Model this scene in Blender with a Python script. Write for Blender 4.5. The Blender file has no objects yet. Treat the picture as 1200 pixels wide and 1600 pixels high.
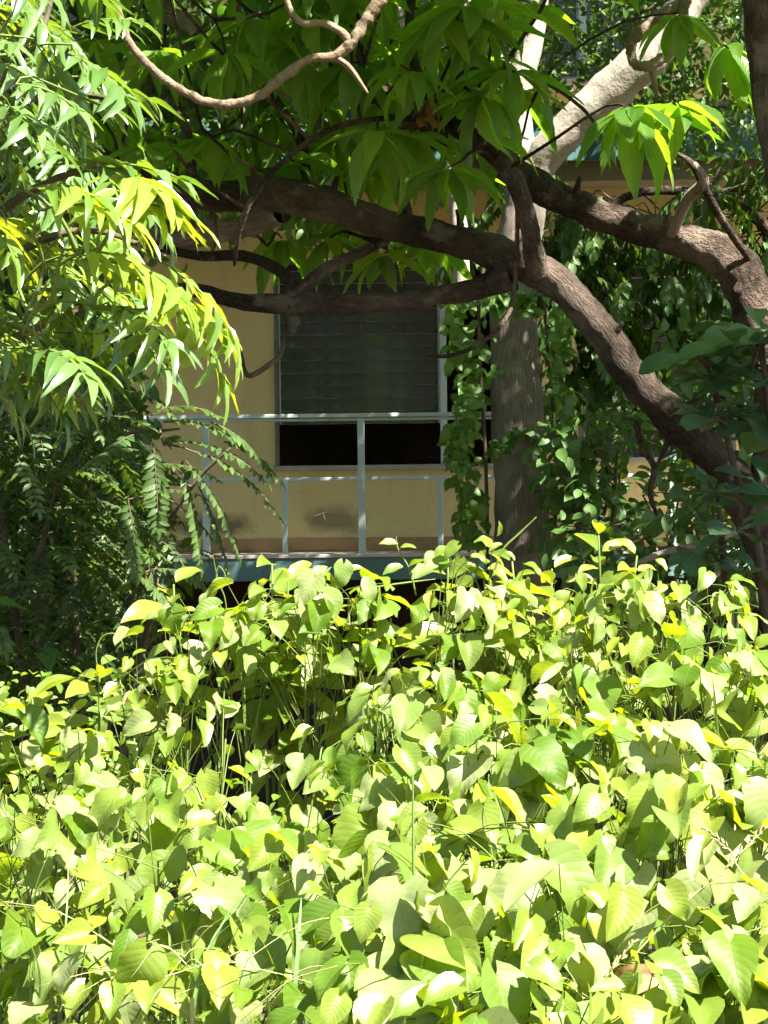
import bpy, math
import numpy as np
from mathutils import Vector, Matrix, noise as mnoise

# ------------------------------------------------------------------ scene, camera, light
scene = bpy.context.scene
COL = scene.collection
R_ = math.radians
EYE = Vector((0.0, 0.0, 2.72))
FPX = 3200.0                                    # focal length in photo pixels (1200 x 1600 frame)
cam_data = bpy.data.cameras.new('camera')
cam_data.sensor_fit = 'HORIZONTAL'
cam_data.sensor_width = 24.0
cam_data.lens = 24.0 * FPX / 1200.0
cam_data.clip_start = 0.1
cam_data.clip_end = 900.0
cam = bpy.data.objects.new('camera', cam_data)
COL.objects.link(cam)
CROT = Matrix.Rotation(R_(90), 3, 'X') @ Matrix.Rotation(R_(-0.7), 3, 'Z')
cam.matrix_world = Matrix.Translation(EYE) @ CROT.to_4x4()
scene.camera = cam

SUN = Vector((0.44, -0.39, 0.81)).normalized()  # towards the sun
world = bpy.data.worlds.new('World')
scene.world = world
world.use_nodes = True
wn = world.node_tree.nodes
wl = world.node_tree.links
bg = wn['Background']
sky = wn.new('ShaderNodeTexSky')
sky.sky_type = 'NISHITA'
sky.sun_disc = False
sky.sun_elevation = math.asin(SUN.z)
sky.sun_rotation = math.atan2(SUN.x, SUN.y)
wl.new(sky.outputs[0], bg.inputs[0])
bg.inputs[1].default_value = 0.05
sun_data = bpy.data.lights.new('sun', 'SUN')
sun_data.energy = 5.0
sun_data.angle = R_(0.53)
sun_data.color = (1.0, 0.95, 0.80)
sun = bpy.data.objects.new('sun', sun_data)
COL.objects.link(sun)
sun.rotation_euler = SUN.to_track_quat('Z', 'Y').to_euler()

vs = scene.view_settings
vs.view_transform = 'Standard'
vs.look = 'None'
vs.exposure = 2.45
vs.gamma = 1.0
vs.use_curve_mapping = False
cy = scene.cycles
cy.max_bounces = 4
cy.diffuse_bounces = 3
cy.glossy_bounces = 3
cy.transmission_bounces = 3
cy.use_adaptive_sampling = True
cy.adaptive_threshold = 0.04
cy.transparent_max_bounces = 6
cy.use_denoising = True
cy.caustics_reflective = False
cy.caustics_refractive = False

# ------------------------------------------------------------------ helpers
rng = np.random.default_rng(11)
CR = np.array(CROT)
EY = np.array(EYE)
SN = np.array(SUN)

def at(px, py, d):
    v = np.array(((px - 600.0) / FPX * d, -(py - 800.0) / FPX * d, -d))
    return CR @ v + EY

def project(P):
    q = (np.atleast_2d(P) - EY) @ CR
    d = np.maximum(-q[:, 2], 1e-3)
    return np.stack([600 + q[:, 0] / d * FPX, 800 - q[:, 1] / d * FPX, d], 1)

def gz(x, y):
    t = min(max((y - 2.0) / 9.0, 0.0), 1.0)
    t = t * t * (3 - 2 * t)
    return 1.1 * (1 - t) + 0.05 * mnoise.noise(Vector((x * 0.7, y * 0.7, 0.3)))

def nrm(v):
    v = np.asarray(v, float)
    return v / (np.linalg.norm(v) + 1e-9)

def U(a, b):
    return float(rng.uniform(a, b))

def mesh_from(name, V, F, UV=None, mat=None, smooth=True):
    V = np.asarray(V, np.float32)
    F = np.asarray(F, np.int32)
    me = bpy.data.meshes.new(name)
    n, k = F.shape
    me.vertices.add(len(V))
    me.vertices.foreach_set('co', V.ravel())
    me.loops.add(n * k)
    me.loops.foreach_set('vertex_index', F.ravel())
    me.polygons.add(n)
    me.polygons.foreach_set('loop_start', np.arange(0, n * k, k, dtype=np.int32))
    me.polygons.foreach_set('loop_total', np.full(n, k, np.int32))
    me.polygons.foreach_set('use_smooth', np.full(n, smooth, bool))
    if UV is not None:
        lay = me.uv_layers.new(name='UVMap')
        lay.data.foreach_set('uv', np.asarray(UV, np.float32)[F.ravel()].ravel())
    me.update(calc_edges=True)
    if mat is not None:
        me.materials.append(mat)
    return me

def link(name, data, parent=None, loc=None):
    o = bpy.data.objects.new(name, data)
    COL.objects.link(o)
    if parent is not None:
        o.parent = parent
    if loc is not None:
        o.location = loc
    return o

def tag(o, label=None, cat=None, group=None, kind=None):
    if label: o['label'] = label
    if cat: o['category'] = cat
    if group: o['group'] = group
    if kind: o['kind'] = kind
    return o

def catmull(P, sub):
    P = np.asarray(P, float)
    if len(P) < 3:
        t = np.linspace(0, 1, sub + 1)[:, None]
        return P[0] * (1 - t) + P[-1] * t
    Q = np.vstack([2 * P[0] - P[1], P, 2 * P[-1] - P[-2]])
    out = []
    for i in range(1, len(Q) - 2):
        p0, p1, p2, p3 = Q[i - 1], Q[i], Q[i + 1], Q[i + 2]
        for k in range(sub):
            t = k / sub
            out.append(0.5 * ((2 * p1) + (-p0 + p2) * t + (2 * p0 - 5 * p1 + 4 * p2 - p3) * t * t + (-p0 + 3 * p1 - 3 * p2 + p3) * t ** 3))
    out.append(P[-1])
    return np.array(out)

def tube(P, rad, sides=8, sub=4, rough=0.0, freq=6.0, cap=True, seed=0.0):
    """tapered, slightly lumpy limb along a smooth path -> V, F, UV"""
    P = np.asarray(P, float)
    C = catmull(P, sub)
    rad = np.atleast_1d(np.asarray(rad, float))
    R = np.interp(np.linspace(0, 1, len(C)), np.linspace(0, 1, max(len(rad), 2)), rad if len(rad) > 1 else np.repeat(rad, 2))
    if cap:
        d1 = nrm(C[-1] - C[-2])
        C = np.vstack([C, C[-1] + d1 * R[-1] * 0.6])
        R = np.append(R, R[-1] * 0.12)
    T = np.gradient(C, axis=0)
    T /= np.linalg.norm(T, axis=1)[:, None] + 1e-9
    ref = np.array((0.0, 0, 1)) if abs(T[0][2]) < 0.9 else np.array((0.0, 1, 0))
    a = nrm(np.cross(T[0], ref))
    n = sides + 1
    ang = np.arange(n) / sides * 2 * np.pi
    A = np.zeros_like(C)
    for i in range(len(C)):
        a = a - T[i] * np.dot(a, T[i])
        a = a / (math.sqrt(a[0] * a[0] + a[1] * a[1] + a[2] * a[2]) + 1e-9)
        A[i] = a
    B = np.cross(T, A)
    ca, sa = np.cos(ang), np.sin(ang)
    ca[-1], sa[-1] = ca[0], sa[0]
    D_ = A[:, None] * ca[None, :, None] + B[:, None] * sa[None, :, None]
    RR = np.repeat(R[:, None], n, 1)
    if rough:
        Q = C[:, None] + D_ * RR[..., None]
        for i in range(len(C)):
            for k in range(sides):
                q = Vector(Q[i, k]) * freq
                RR[i, k] *= 1 + rough * (mnoise.noise(q + Vector((seed, 0, 0))) + 0.5 * mnoise.noise(q * 2.7))
        RR[:, -1] = RR[:, 0]
    V = (C[:, None] + D_ * RR[..., None]).reshape(-1, 3)
    Ln = np.concatenate([[0], np.cumsum(np.linalg.norm(np.diff(C, axis=0), axis=1))])
    UV = np.stack([np.repeat((ang * max(R[0], 0.01))[None], len(C), 0), np.repeat(Ln[:, None], n, 1)], -1).reshape(-1, 2)
    ii, kk = np.meshgrid(np.arange(len(C) - 1), np.arange(sides), indexing='ij')
    b0_ = (ii * n + kk).ravel()
    F = np.stack([b0_, b0_ + 1, b0_ + n + 1, b0_ + n], 1).astype(np.int32)
    return V, F, UV

def cat_geo(parts):
    Vs, Fs, Us = [], [], []
    o = 0
    for V, F, Uv in parts:
        Vs.append(V); Fs.append(F + o); Us.append(Uv)
        o += len(V)
    return np.vstack(Vs), np.vstack(Fs), np.vstack(Us)

def box_geo(x0, x1, y0, y1, z0, z1):
    V = np.array([(x, y, z) for z in (z0, z1) for y in (y0, y1) for x in (x0, x1)], float)
    F = np.array([(0, 2, 3, 1), (4, 5, 7, 6), (0, 1, 5, 4), (2, 6, 7, 3), (0, 4, 6, 2), (1, 3, 7, 5)], np.int32)
    return V, F, np.zeros((8, 2))

def box(name, dims, mat, parent=None, bevel=0.004):
    V, F, Uv = box_geo(*dims)
    me = mesh_from(name, V, F, None, mat, smooth=False)
    if bevel:
        import bmesh
        bm = bmesh.new(); bm.from_mesh(me)
        bmesh.ops.bevel(bm, geom=list(bm.edges), offset=bevel, segments=2, affect='EDGES', profile=0.5)
        bm.to_mesh(me); bm.free()
    return link(name, me, parent)

# ------------------------------------------------------------------ materials
class NT:
    def __init__(self, name):
        self.m = bpy.data.materials.new(name)
        self.m.use_nodes = True
        self.t = self.m.node_tree
        self.t.nodes.clear()
        self.out = self.n('ShaderNodeOutputMaterial')
    def n(self, typ, **kw):
        nd = self.t.nodes.new(typ)
        for k, v in kw.items():
            setattr(nd, k, v)
        return nd
    def l(self, a, b):
        self.t.links.new(a, b)
    def inp(self, sock, v):
        if isinstance(v, (int, float)):
            sock.default_value = v
        elif isinstance(v, tuple):
            sock.default_value = v if len(v) == len(sock.default_value) else v + (1.0,)
        else:
            self.l(v, sock)
    def math(self, op, a, b=0.0, c=None, clamp=False):
        nd = self.n('ShaderNodeMath', operation=op, use_clamp=clamp)
        self.inp(nd.inputs[0], a); self.inp(nd.inputs[1], b)
        if c is not None: self.inp(nd.inputs[2], c)
        return nd.outputs[0]
    def mix(self, f, a, b, mode='MIX'):
        nd = self.n('ShaderNodeMix', data_type='RGBA', blend_type=mode)
        self.inp(nd.inputs[0], f); self.inp(nd.inputs[6], a); self.inp(nd.inputs[7], b)
        return nd.outputs[2]
    def noise(self, scale, vec=None, detail=4.0, rough=0.55):
        nd = self.n('ShaderNodeTexNoise')
        nd.inputs['Scale'].default_value = scale
        nd.inputs['Detail'].default_value = detail
        nd.inputs['Roughness'].default_value = rough
        if vec is not None: self.l(vec, nd.inputs['Vector'])
        return nd.outputs[0]
    def ramp(self, f, stops):
        nd = self.n('ShaderNodeValToRGB')
        e = nd.color_ramp.elements
        while len(e) < len(stops): e.new(0.5)
        for i, (p, c) in enumerate(stops):
            e[i].position = p
            e[i].color = (c, c, c, 1) if isinstance(c, (int, float)) else c + (1.0,)
        self.l(f, nd.inputs[0])
        return nd.outputs[0]
    def bump(self, h, strength=0.3, dist=0.01):
        nd = self.n('ShaderNodeBump')
        nd.inputs['Strength'].default_value = strength
        nd.inputs['Distance'].default_value = dist
        self.l(h, nd.inputs['Height'])
        return nd.outputs[0]
    def bsdf(self, color, rough=0.6, normal=None, spec=0.5, metal=0.0):
        b = self.n('ShaderNodeBsdfPrincipled')
        self.inp(b.inputs['Base Color'], color)
        self.inp(b.inputs['Roughness'], rough)
        b.inputs['Specular IOR Level'].default_value = spec
        b.inputs['Metallic'].default_value = metal
        if normal is not None: self.l(normal, b.inputs['Normal'])
        return b
    def done(self, shader):
        self.l(shader, self.out.inputs[0])
        return self.m

def leaf_mat(name, cols, trans_cols, rough=0.42, trans=0.4, veins=9.0, spec=0.5, speck=0.3, vamt=0.25, spots=False):
    t = NT(name)
    oi = t.n('ShaderNodeObjectInfo'); ge = t.n('ShaderNodeNewGeometry')
    r = t.math('FRACT', t.math('ADD', oi.outputs['Random'], t.math('MULTIPLY', ge.outputs['Random Per Island'], 7.31)))
    k = len(cols) - 1
    c = t.ramp(r, [(i / k, cc) for i, cc in enumerate(cols)])
    tc = t.ramp(r, [(i / k, cc) for i, cc in enumerate(trans_cols)])
    uv = t.n('ShaderNodeUVMap')
    sp = t.n('ShaderNodeSeparateXYZ'); t.l(uv.outputs[0], sp.inputs[0])
    v = t.math('ABSOLUTE', t.math('MULTIPLY_ADD', sp.outputs[0], 2.0, -1.0))
    mid = t.math('SUBTRACT', 1.0, t.math('MULTIPLY', v, 14.0), clamp=True)
    ph = t.math('FRACT', t.math('SUBTRACT', t.math('MULTIPLY', sp.outputs[1], veins), t.math('MULTIPLY', v, 2.4)))
    lat = t.math('SUBTRACT', 1.0, t.math('MULTIPLY', t.math('ABSOLUTE', t.math('SUBTRACT', ph, 0.5)), 9.0), clamp=True)
    quilt = t.math('ABSOLUTE', t.math('SUBTRACT', ph, 0.5))
    vein = t.math('MAXIMUM', mid, t.math('MULTIPLY', lat, 0.55))
    tex = t.n('ShaderNodeTexCoord')
    nz = t.noise(5.0, tex.outputs['Object'], 1.0)
    c = t.mix(t.math('MULTIPLY', vein, vamt), c, (0.32, 0.40, 0.14))
    c = t.mix(t.math('MULTIPLY', t.ramp(nz, [(0.35, 0.0), (0.75, 1.0)]), speck), c, (0.10, 0.11, 0.02))
    if spots:
        s1 = t.noise(16.0, tex.outputs['Object'], 2.0, 0.6)
        c = t.mix(t.ramp(s1, [(0.66, 0.0), (0.72, 0.8)]), c, (0.16, 0.10, 0.03))
        tc = t.mix(t.ramp(s1, [(0.66, 0.0), (0.72, 0.8)]), tc, (0.12, 0.07, 0.01))
    tc = t.mix(t.math('MULTIPLY', vein, vamt * 1.2), tc, (0.10, 0.16, 0.01))
    h = t.math('ADD', t.math('MULTIPLY', quilt, 0.8), t.math('MULTIPLY', vein, -0.6))
    nb = t.bump(h, min(1.0, 0.9 * vamt), 0.004)
    b = t.bsdf(c, rough, nb, spec)
    tr = t.n('ShaderNodeBsdfTranslucent'); t.l(tc, tr.inputs[0]); t.l(nb, tr.inputs[1])
    mx = t.n('ShaderNodeMixShader'); mx.inputs[0].default_value = trans
    t.l(b.outputs[0], mx.inputs[1]); t.l(tr.outputs[0], mx.inputs[2])
    return t.done(mx.outputs[0])

def bark_mat(name, dark, mid, light, stretch=(9.0, 2.2), strength=0.9, dist=0.02, patch=None):
    t = NT(name)
    uv = t.n('ShaderNodeUVMap'); tex = t.n('ShaderNodeTexCoord')
    mp = t.n('ShaderNodeMapping'); mp.inputs['Scale'].default_value = (stretch[0], stretch[1], 1)
    t.l(uv.outputs[0], mp.inputs[0])
    f1 = t.noise(4.0, mp.outputs[0], 6.0, 0.65)
    vo = t.n('ShaderNodeTexVoronoi', feature='DISTANCE_TO_EDGE'); vo.inputs['Scale'].default_value = 3.2
    wob = t.n('ShaderNodeMix', data_type='VECTOR')
    nv = t.n('ShaderNodeTexNoise'); nv.inputs['Scale'].default_value = 6.0; t.l(mp.outputs[0], nv.inputs[0])
    wob.inputs[0].default_value = 0.5
    t.l(mp.outputs[0], wob.inputs[4]); t.l(nv.outputs[1], wob.inputs[5])
    t.l(wob.outputs[1], vo.inputs['Vector'])
    crack = t.ramp(t.math('ADD', vo.outputs[0], t.math('MULTIPLY_ADD', f1, 0.5, -0.2)), [(0.0, 0.0), (0.3, 1.0)])
    big = t.noise(2.6, tex.outputs['Object'], 4.0)
    c = t.mix(t.ramp(f1, [(0.3, 0.0), (0.7, 1.0)]), dark, mid)
    c = t.mix(t.ramp(big, [(0.45, 0.0), (0.7, 1.0)]), c, light)
    c = t.mix(t.math('MULTIPLY', t.math('SUBTRACT', 1.0, crack), 0.35), c, dark)
    if patch:
        pz = t.noise(5.0, tex.outputs['Object'], 5.0, 0.6)
        c = t.mix(t.ramp(pz, [(0.56, 0.0), (0.64, 0.85)]), c, patch)
    h = t.math('ADD', t.math('MULTIPLY', crack, 0.35), t.math('MULTIPLY', f1, 1.3))
    b = t.bsdf(c, 0.88, t.bump(h, strength, dist), 0.25)
    return t.done(b.outputs[0])

def plain(name, col, col2=None, rough=0.7, scale=6.0, bump=0.15, bdist=0.005, spec=0.4, metal=0.0, lo=0.4, hi=0.65):
    t = NT(name)
    tex = t.n('ShaderNodeTexCoord')
    nz = t.noise(scale, tex.outputs['Object'], 6.0, 0.6)
    c = t.mix(t.ramp(nz, [(lo, 0.0), (hi, 1.0)]), col, col2 or col)
    fine = t.noise(scale * 12, tex.outputs['Object'], 3.0)
    b = t.bsdf(c, rough, t.bump(t.math('ADD', nz, t.math('MULTIPLY', fine, 0.3)), bump, bdist), spec, metal)
    return t.done(b.outputs[0])

def wall_mat():
    t = NT('ochre_plaster')
    tex = t.n('ShaderNodeTexCoord'); o = tex.outputs['Object']
    nz = t.noise(0.9, o, 6.0, 0.6)
    c = t.mix(t.ramp(nz, [(0.3, 0.0), (0.7, 1.0)]), (0.54, 0.445, 0.20), (0.62, 0.53, 0.27))
    mp = t.n('ShaderNodeMapping'); mp.inputs['Scale'].default_value = (5.0, 5.0, 0.5); t.l(o, mp.inputs[0])
    st = t.noise(1.6, mp.outputs[0], 5.0)
    c = t.mix(t.math('MULTIPLY', t.ramp(st, [(0.55, 0.0), (0.8, 1.0)]), 0.35), c, (0.28, 0.20, 0.09))
    sp = t.n('ShaderNodeSeparateXYZ'); t.l(o, sp.inputs[0])
    ed = t.noise(7.0, o, 6.0, 0.65)
    # damp stains with shapes of their own, low on the wall
    for cx, cz, rx, rz, amt in ((-0.42, 2.66, 0.34, 0.17, 0.75), (-1.45, 2.63, 0.42, 0.14, 0.95), (2.1, 2.6, 0.4, 0.2, 0.6), (-2.7, 2.6, 0.5, 0.2, 0.8)):
        dx = t.math('DIVIDE', t.math('SUBTRACT', sp.outputs[0], cx), rx)
        dz = t.math('DIVIDE', t.math('SUBTRACT', sp.outputs[2], cz), rz)
        d = t.math('SQRT', t.math('ADD', t.math('MULTIPLY', dx, dx), t.math('MULTIPLY', dz, dz)))
        d = t.math('ADD', d, t.math('MULTIPLY_ADD', ed, 1.3, -0.65))
        m = t.ramp(d, [(0.35, amt), (0.95, 0.0)])
        c = t.mix(m, c, (0.16, 0.12, 0.065))
    cw = t.n('ShaderNodeTexVoronoi', feature='DISTANCE_TO_EDGE'); cw.inputs['Scale'].default_value = 0.9
    wv = t.n('ShaderNodeMix', data_type='VECTOR'); wv.inputs[0].default_value = 0.22
    nv = t.n('ShaderNodeTexNoise'); nv.inputs['Scale'].default_value = 4.0; nv.inputs['Detail'].default_value = 5.0
    t.l(o, nv.inputs[0]); t.l(o, wv.inputs[4]); t.l(nv.outputs[1], wv.inputs[5]); t.l(wv.outputs[1], cw.inputs['Vector'])
    c = t.mix(t.math('MULTIPLY', t.ramp(cw.outputs[0], [(0.0, 1.0), (0.004, 0.0)]), 0.22), c, (0.16, 0.11, 0.06))
    # run-off streaks below the window sill
    mp2 = t.n('ShaderNodeMapping'); mp2.inputs['Scale'].default_value = (5.0, 1.0, 0.25); t.l(o, mp2.inputs[0])
    c = t.mix(t.math('MULTIPLY', t.ramp(t.noise(1.5, mp2.outputs[0], 4.0), [(0.55, 0.0), (0.8, 1.0)]), 0.10), c, (0.22, 0.17, 0.10))
    fine = t.noise(60.0, o, 3.0)
    b = t.bsdf(c, 0.85, t.bump(t.math('ADD', t.math('MULTIPLY', ed, 0.6), fine), 0.2, 0.004), 0.25)
    return t.done(b.outputs[0])

M = {}
M['heart'] = leaf_mat('heart_leaf', [(0.065, 0.14, 0.010), (0.11, 0.19, 0.014), (0.23, 0.28, 0.11), (0.28, 0.32, 0.16), (0.095, 0.18, 0.012), (0.18, 0.24, 0.04)],
                      [(0.22, 0.38, 0.004), (0.38, 0.50, 0.006), (0.44, 0.54, 0.015), (0.48, 0.56, 0.02), (0.34, 0.48, 0.006), (0.42, 0.52, 0.008)], 0.48, 0.44, 8.0, 0.38, 0.3, 0.2, True)
M['young'] = leaf_mat('young_leaf', [(0.10, 0.17, 0.02), (0.15, 0.21, 0.03), (0.20, 0.24, 0.03), (0.10, 0.18, 0.025)],
                      [(0.28, 0.42, 0.012), (0.42, 0.52, 0.015), (0.54, 0.56, 0.02), (0.30, 0.45, 0.012)], 0.40, 0.36, 9.0, 0.5, 0.2, 0.16)
M['small'] = leaf_mat('small_leaf', [(0.07, 0.15, 0.015), (0.11, 0.20, 0.02), (0.20, 0.27, 0.06)],
                      [(0.32, 0.46, 0.02), (0.44, 0.54, 0.03), (0.36, 0.5, 0.02)], 0.42, 0.38, 5.0, 0.5)
M['whorl'] = leaf_mat('drooping_leaf', [(0.055, 0.14, 0.022), (0.08, 0.18, 0.03), (0.11, 0.22, 0.035), (0.06, 0.155, 0.035)],
                      [(0.20, 0.45, 0.012), (0.28, 0.54, 0.015), (0.42, 0.62, 0.02), (0.23, 0.48, 0.015)], 0.36, 0.54, 13.0, 0.5, 0.3, 0.45)
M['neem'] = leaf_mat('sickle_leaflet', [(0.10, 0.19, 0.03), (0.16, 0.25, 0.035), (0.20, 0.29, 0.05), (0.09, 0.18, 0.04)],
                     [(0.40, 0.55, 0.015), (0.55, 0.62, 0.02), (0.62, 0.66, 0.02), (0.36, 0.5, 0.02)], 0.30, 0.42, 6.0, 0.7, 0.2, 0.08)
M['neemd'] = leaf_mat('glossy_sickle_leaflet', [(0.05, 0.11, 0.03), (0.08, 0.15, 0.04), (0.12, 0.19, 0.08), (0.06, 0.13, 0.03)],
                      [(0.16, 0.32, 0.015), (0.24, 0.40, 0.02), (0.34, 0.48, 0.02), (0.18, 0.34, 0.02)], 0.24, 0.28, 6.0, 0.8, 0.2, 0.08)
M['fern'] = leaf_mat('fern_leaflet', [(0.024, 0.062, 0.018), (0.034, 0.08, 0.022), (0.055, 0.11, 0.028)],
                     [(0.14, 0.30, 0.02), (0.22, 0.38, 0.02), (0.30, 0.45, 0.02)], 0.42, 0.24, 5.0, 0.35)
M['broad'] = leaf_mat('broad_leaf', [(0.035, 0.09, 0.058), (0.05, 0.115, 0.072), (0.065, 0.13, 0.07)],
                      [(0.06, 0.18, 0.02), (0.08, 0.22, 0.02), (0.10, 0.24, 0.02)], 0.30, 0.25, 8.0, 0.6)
M['ivy'] = leaf_mat('vine_leaf', [(0.05, 0.13, 0.02), (0.07, 0.17, 0.025), (0.10, 0.20, 0.03)],
                    [(0.16, 0.36, 0.015), (0.22, 0.42, 0.02), (0.3, 0.46, 0.02)], 0.42, 0.36, 6.0, 0.45)
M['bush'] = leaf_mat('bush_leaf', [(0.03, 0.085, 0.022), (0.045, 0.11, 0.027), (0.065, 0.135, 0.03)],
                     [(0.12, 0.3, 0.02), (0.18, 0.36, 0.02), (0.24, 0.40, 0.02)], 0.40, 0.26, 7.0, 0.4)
M['grass'] = leaf_mat('grass_blade', [(0.12, 0.22, 0.05), (0.18, 0.27, 0.08), (0.14, 0.26, 0.09)],
                      [(0.4, 0.5, 0.04), (0.45, 0.55, 0.05), (0.35, 0.5, 0.06)], 0.4, 0.35, 1.0, 0.5)
M['straw'] = plain('dry_straw', (0.30, 0.27, 0.12), (0.40, 0.36, 0.18), 0.8, 8.0)
M['stem'] = plain('green_stem', (0.075, 0.12, 0.02), (0.12, 0.15, 0.03), 0.6, 10.0)
M['woody'] = plain('woody_stem', (0.055, 0.04, 0.026), (0.10, 0.075, 0.048), 0.85, 14.0, 0.4)
M['bark_dark'] = bark_mat('dark_bark', (0.014, 0.009, 0.006), (0.095, 0.063, 0.049), (0.26, 0.19, 0.16), (10.0, 6.0), 1.0, 0.04, (0.24, 0.185, 0.15))
M['bark_pale'] = bark_mat('pale_bark', (0.20, 0.155, 0.13), (0.52, 0.44, 0.385), (0.58, 0.50, 0.44), (22.0, 2.2), 1.0, 0.035, (0.54, 0.48, 0.42))
M['bark_smooth'] = bark_mat('smooth_pale_bark', (0.24, 0.205, 0.18), (0.40, 0.355, 0.32), (0.50, 0.455, 0.42), (6.0, 5.0), 0.4, 0.01)
M['liana'] = bark_mat('liana_bark', (0.12, 0.085, 0.06), (0.26, 0.20, 0.15), (0.36, 0.30, 0.23), (16.0, 14.0), 0.7, 0.006)
M['dead'] = plain('dead_leaf', (0.26, 0.13, 0.06), (0.36, 0.22, 0.12), 0.8, 9.0)
M['red'] = plain('red_flower', (0.7, 0.06, 0.02), (0.75, 0.14, 0.03), 0.5, 9.0)
M['wall'] = wall_mat()
M['skirt'] = plain('skirting_plaster', (0.36, 0.24, 0.12), (0.27, 0.17, 0.09), 0.85, 5.0)
M['fascia'] = plain('blue_fascia', (0.085, 0.17, 0.18), (0.13, 0.22, 0.22), 0.75, 3.0, 0.3, 0.006)
M['teal'] = plain('teal_fascia', (0.035, 0.11, 0.12), (0.065, 0.15, 0.15), 0.7, 2.2, 0.3, 0.006)
M['lip'] = plain('slab_lip', (0.58, 0.52, 0.48), (0.42, 0.37, 0.33), 0.8, 5.0)
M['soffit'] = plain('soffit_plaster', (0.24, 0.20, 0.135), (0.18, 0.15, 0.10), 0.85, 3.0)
M['floor'] = plain('balcony_floor', (0.40, 0.33, 0.27), (0.30, 0.24, 0.19), 0.8, 4.0)
M['rail'] = plain('pale_rail_paint', (0.44, 0.54, 0.54), (0.24, 0.20, 0.16), 0.55, 6.0, 0.15, lo=0.60, hi=0.76)
M['frame'] = plain('pale_window_paint', (0.44, 0.54, 0.53), (0.26, 0.23, 0.19), 0.6, 8.0, 0.2, lo=0.58, hi=0.75)
M['darkframe'] = plain('dark_window_frame', (0.10, 0.095, 0.08), (0.16, 0.15, 0.13), 0.6, 12.0, 0.2)
M['sill'] = plain('window_sill_stone', (0.34, 0.33, 0.29), (0.26, 0.25, 0.22), 0.7, 8.0)
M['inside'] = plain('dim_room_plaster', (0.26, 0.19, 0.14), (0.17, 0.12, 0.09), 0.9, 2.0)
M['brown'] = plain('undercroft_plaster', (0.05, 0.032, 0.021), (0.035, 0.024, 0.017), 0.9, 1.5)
M['white'] = plain('white_enamel', (0.75, 0.76, 0.74), None, 0.35, 5.0, 0.05)
M['scrape'] = plain('bare_plaster', (0.74, 0.70, 0.60), None, 0.8, 9.0)
M['soil'] = plain('leaf_litter_soil', (0.055, 0.04, 0.024), (0.13, 0.095, 0.05), 0.95, 5.0, 0.8, 0.04)

def glass_mat():
    t = NT('louvre_glass')
    tex = t.n('ShaderNodeTexCoord')
    nz = t.noise(3.0, tex.outputs['Object'], 5.0)
    b = t.bsdf(t.mix(nz, (0.035, 0.034, 0.031), (0.055, 0.054, 0.049)), t.ramp(nz, [(0.38, 0.03), (0.6, 0.42)]), None, 0.6)
    return t.done(b.outputs[0])
M['glass'] = glass_mat()
M['glass_edge'] = plain('ground_glass_edge', (0.55, 0.60, 0.58), None, 0.4, 9.0, 0.0)

# ------------------------------------------------------------------ leaf templates
def tpl(prof, w, ns, cols, lobe=0.0, fold=0.25, curl=0.5, wave=0.0, side=0.0, ph=0.0, serr=0.0, twist=0.0, lobes=0.0, bite=None):
    t = np.linspace(0, 1, ns + 1)
    vv = np.array(cols, float)
    T, Vv = np.meshgrid(t, vv, indexing='ij')
    hw = w * np.array([prof(x) for x in t])[:, None]
    if serr:
        hw = hw * (1 + serr * ((np.arange(ns + 1) % 2) * 2 - 1))[:, None]
    if bite:
        hw = hw * (1 - 0.45 * np.exp(-((T - bite[0]) / 0.06) ** 2) * (Vv * bite[1] > 0.3) - 0.15 * np.exp(-((T - 0.75) / 0.04) ** 2) * (Vv * bite[1] < -0.3))
    if lobes:
        hw = hw * (1 + lobes * np.sin(T * 17 + ph + 2.1 * np.sign(Vv)))
    a = np.abs(Vv)
    yy = T - lobe * a ** 1.5 * (1 - T) ** 3
    x = Vv * hw + side * (T ** 2)
    z = fold * a * hw + wave * a * np.sin(T * 11 + ph + Vv * 1.3)
    if curl:
        ty = yy * curl
        y = np.sin(ty) / curl + z * np.sin(ty)
        z2 = -(1 - np.cos(ty)) / curl + z * np.cos(ty)
    else:
        y, z2 = yy, z
    if twist:
        cx, sx = np.cos(twist * T), np.sin(twist * T)
        x, z2 = x * cx - z2 * sx * 0.3, z2 + x * sx
    V = np.stack([x, y, z2], -1).reshape(-1, 3)
    UV = np.stack([Vv * 0.5 + 0.5, T], -1).reshape(-1, 2)
    n = len(vv)
    F = []
    for i in range(ns):
        for k in range(n - 1):
            F.append((i * n + k, i * n + k + 1, (i + 1) * n + k + 1, (i + 1) * n + k))
    return V, np.array(F, np.int32), UV

C7 = (-1, -0.7, -0.35, 0, 0.35, 0.7, 1); C5 = (-1, -0.5, 0, 0.5, 1); C3 = (-1, 0, 1)
def p_heart(t):
    u = max(t - 0.28, 0) / 0.72
    return (0.22 + 0.78 * math.sin(min(t / 0.30, 1) * math.pi / 2) ** 0.62) * (1 - u ** 1.6) ** 0.95 * (1 - 0.22 * u) + 0.004
p_oval = lambda t: math.sin(math.pi * t ** 0.85) ** 0.8 * (1 - 0.1 * t) + 0.01
p_lance = lambda t: (math.sin(math.pi * t ** 0.75) ** 1.0) * (1 - 0.15 * t) + 0.012
p_obov = lambda t: math.sin(math.pi * t ** 1.5) ** 0.75 * (0.35 + 0.65 * t) * 1.15 + 0.02
p_sick = lambda t: min(t / 0.18, 1) ** 0.7 * (1 - t) ** 0.75 * 1.25 + 0.006
p_blade = lambda t: (min(t * 8 + 0.4, 1)) * (1 - t) ** 0.6 + 0.02
TPL, TM = {}, {}
def reg(key, mat, g):
    TPL[key] = g
    TM[key] = mesh_from(key, *g, M[mat])
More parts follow.
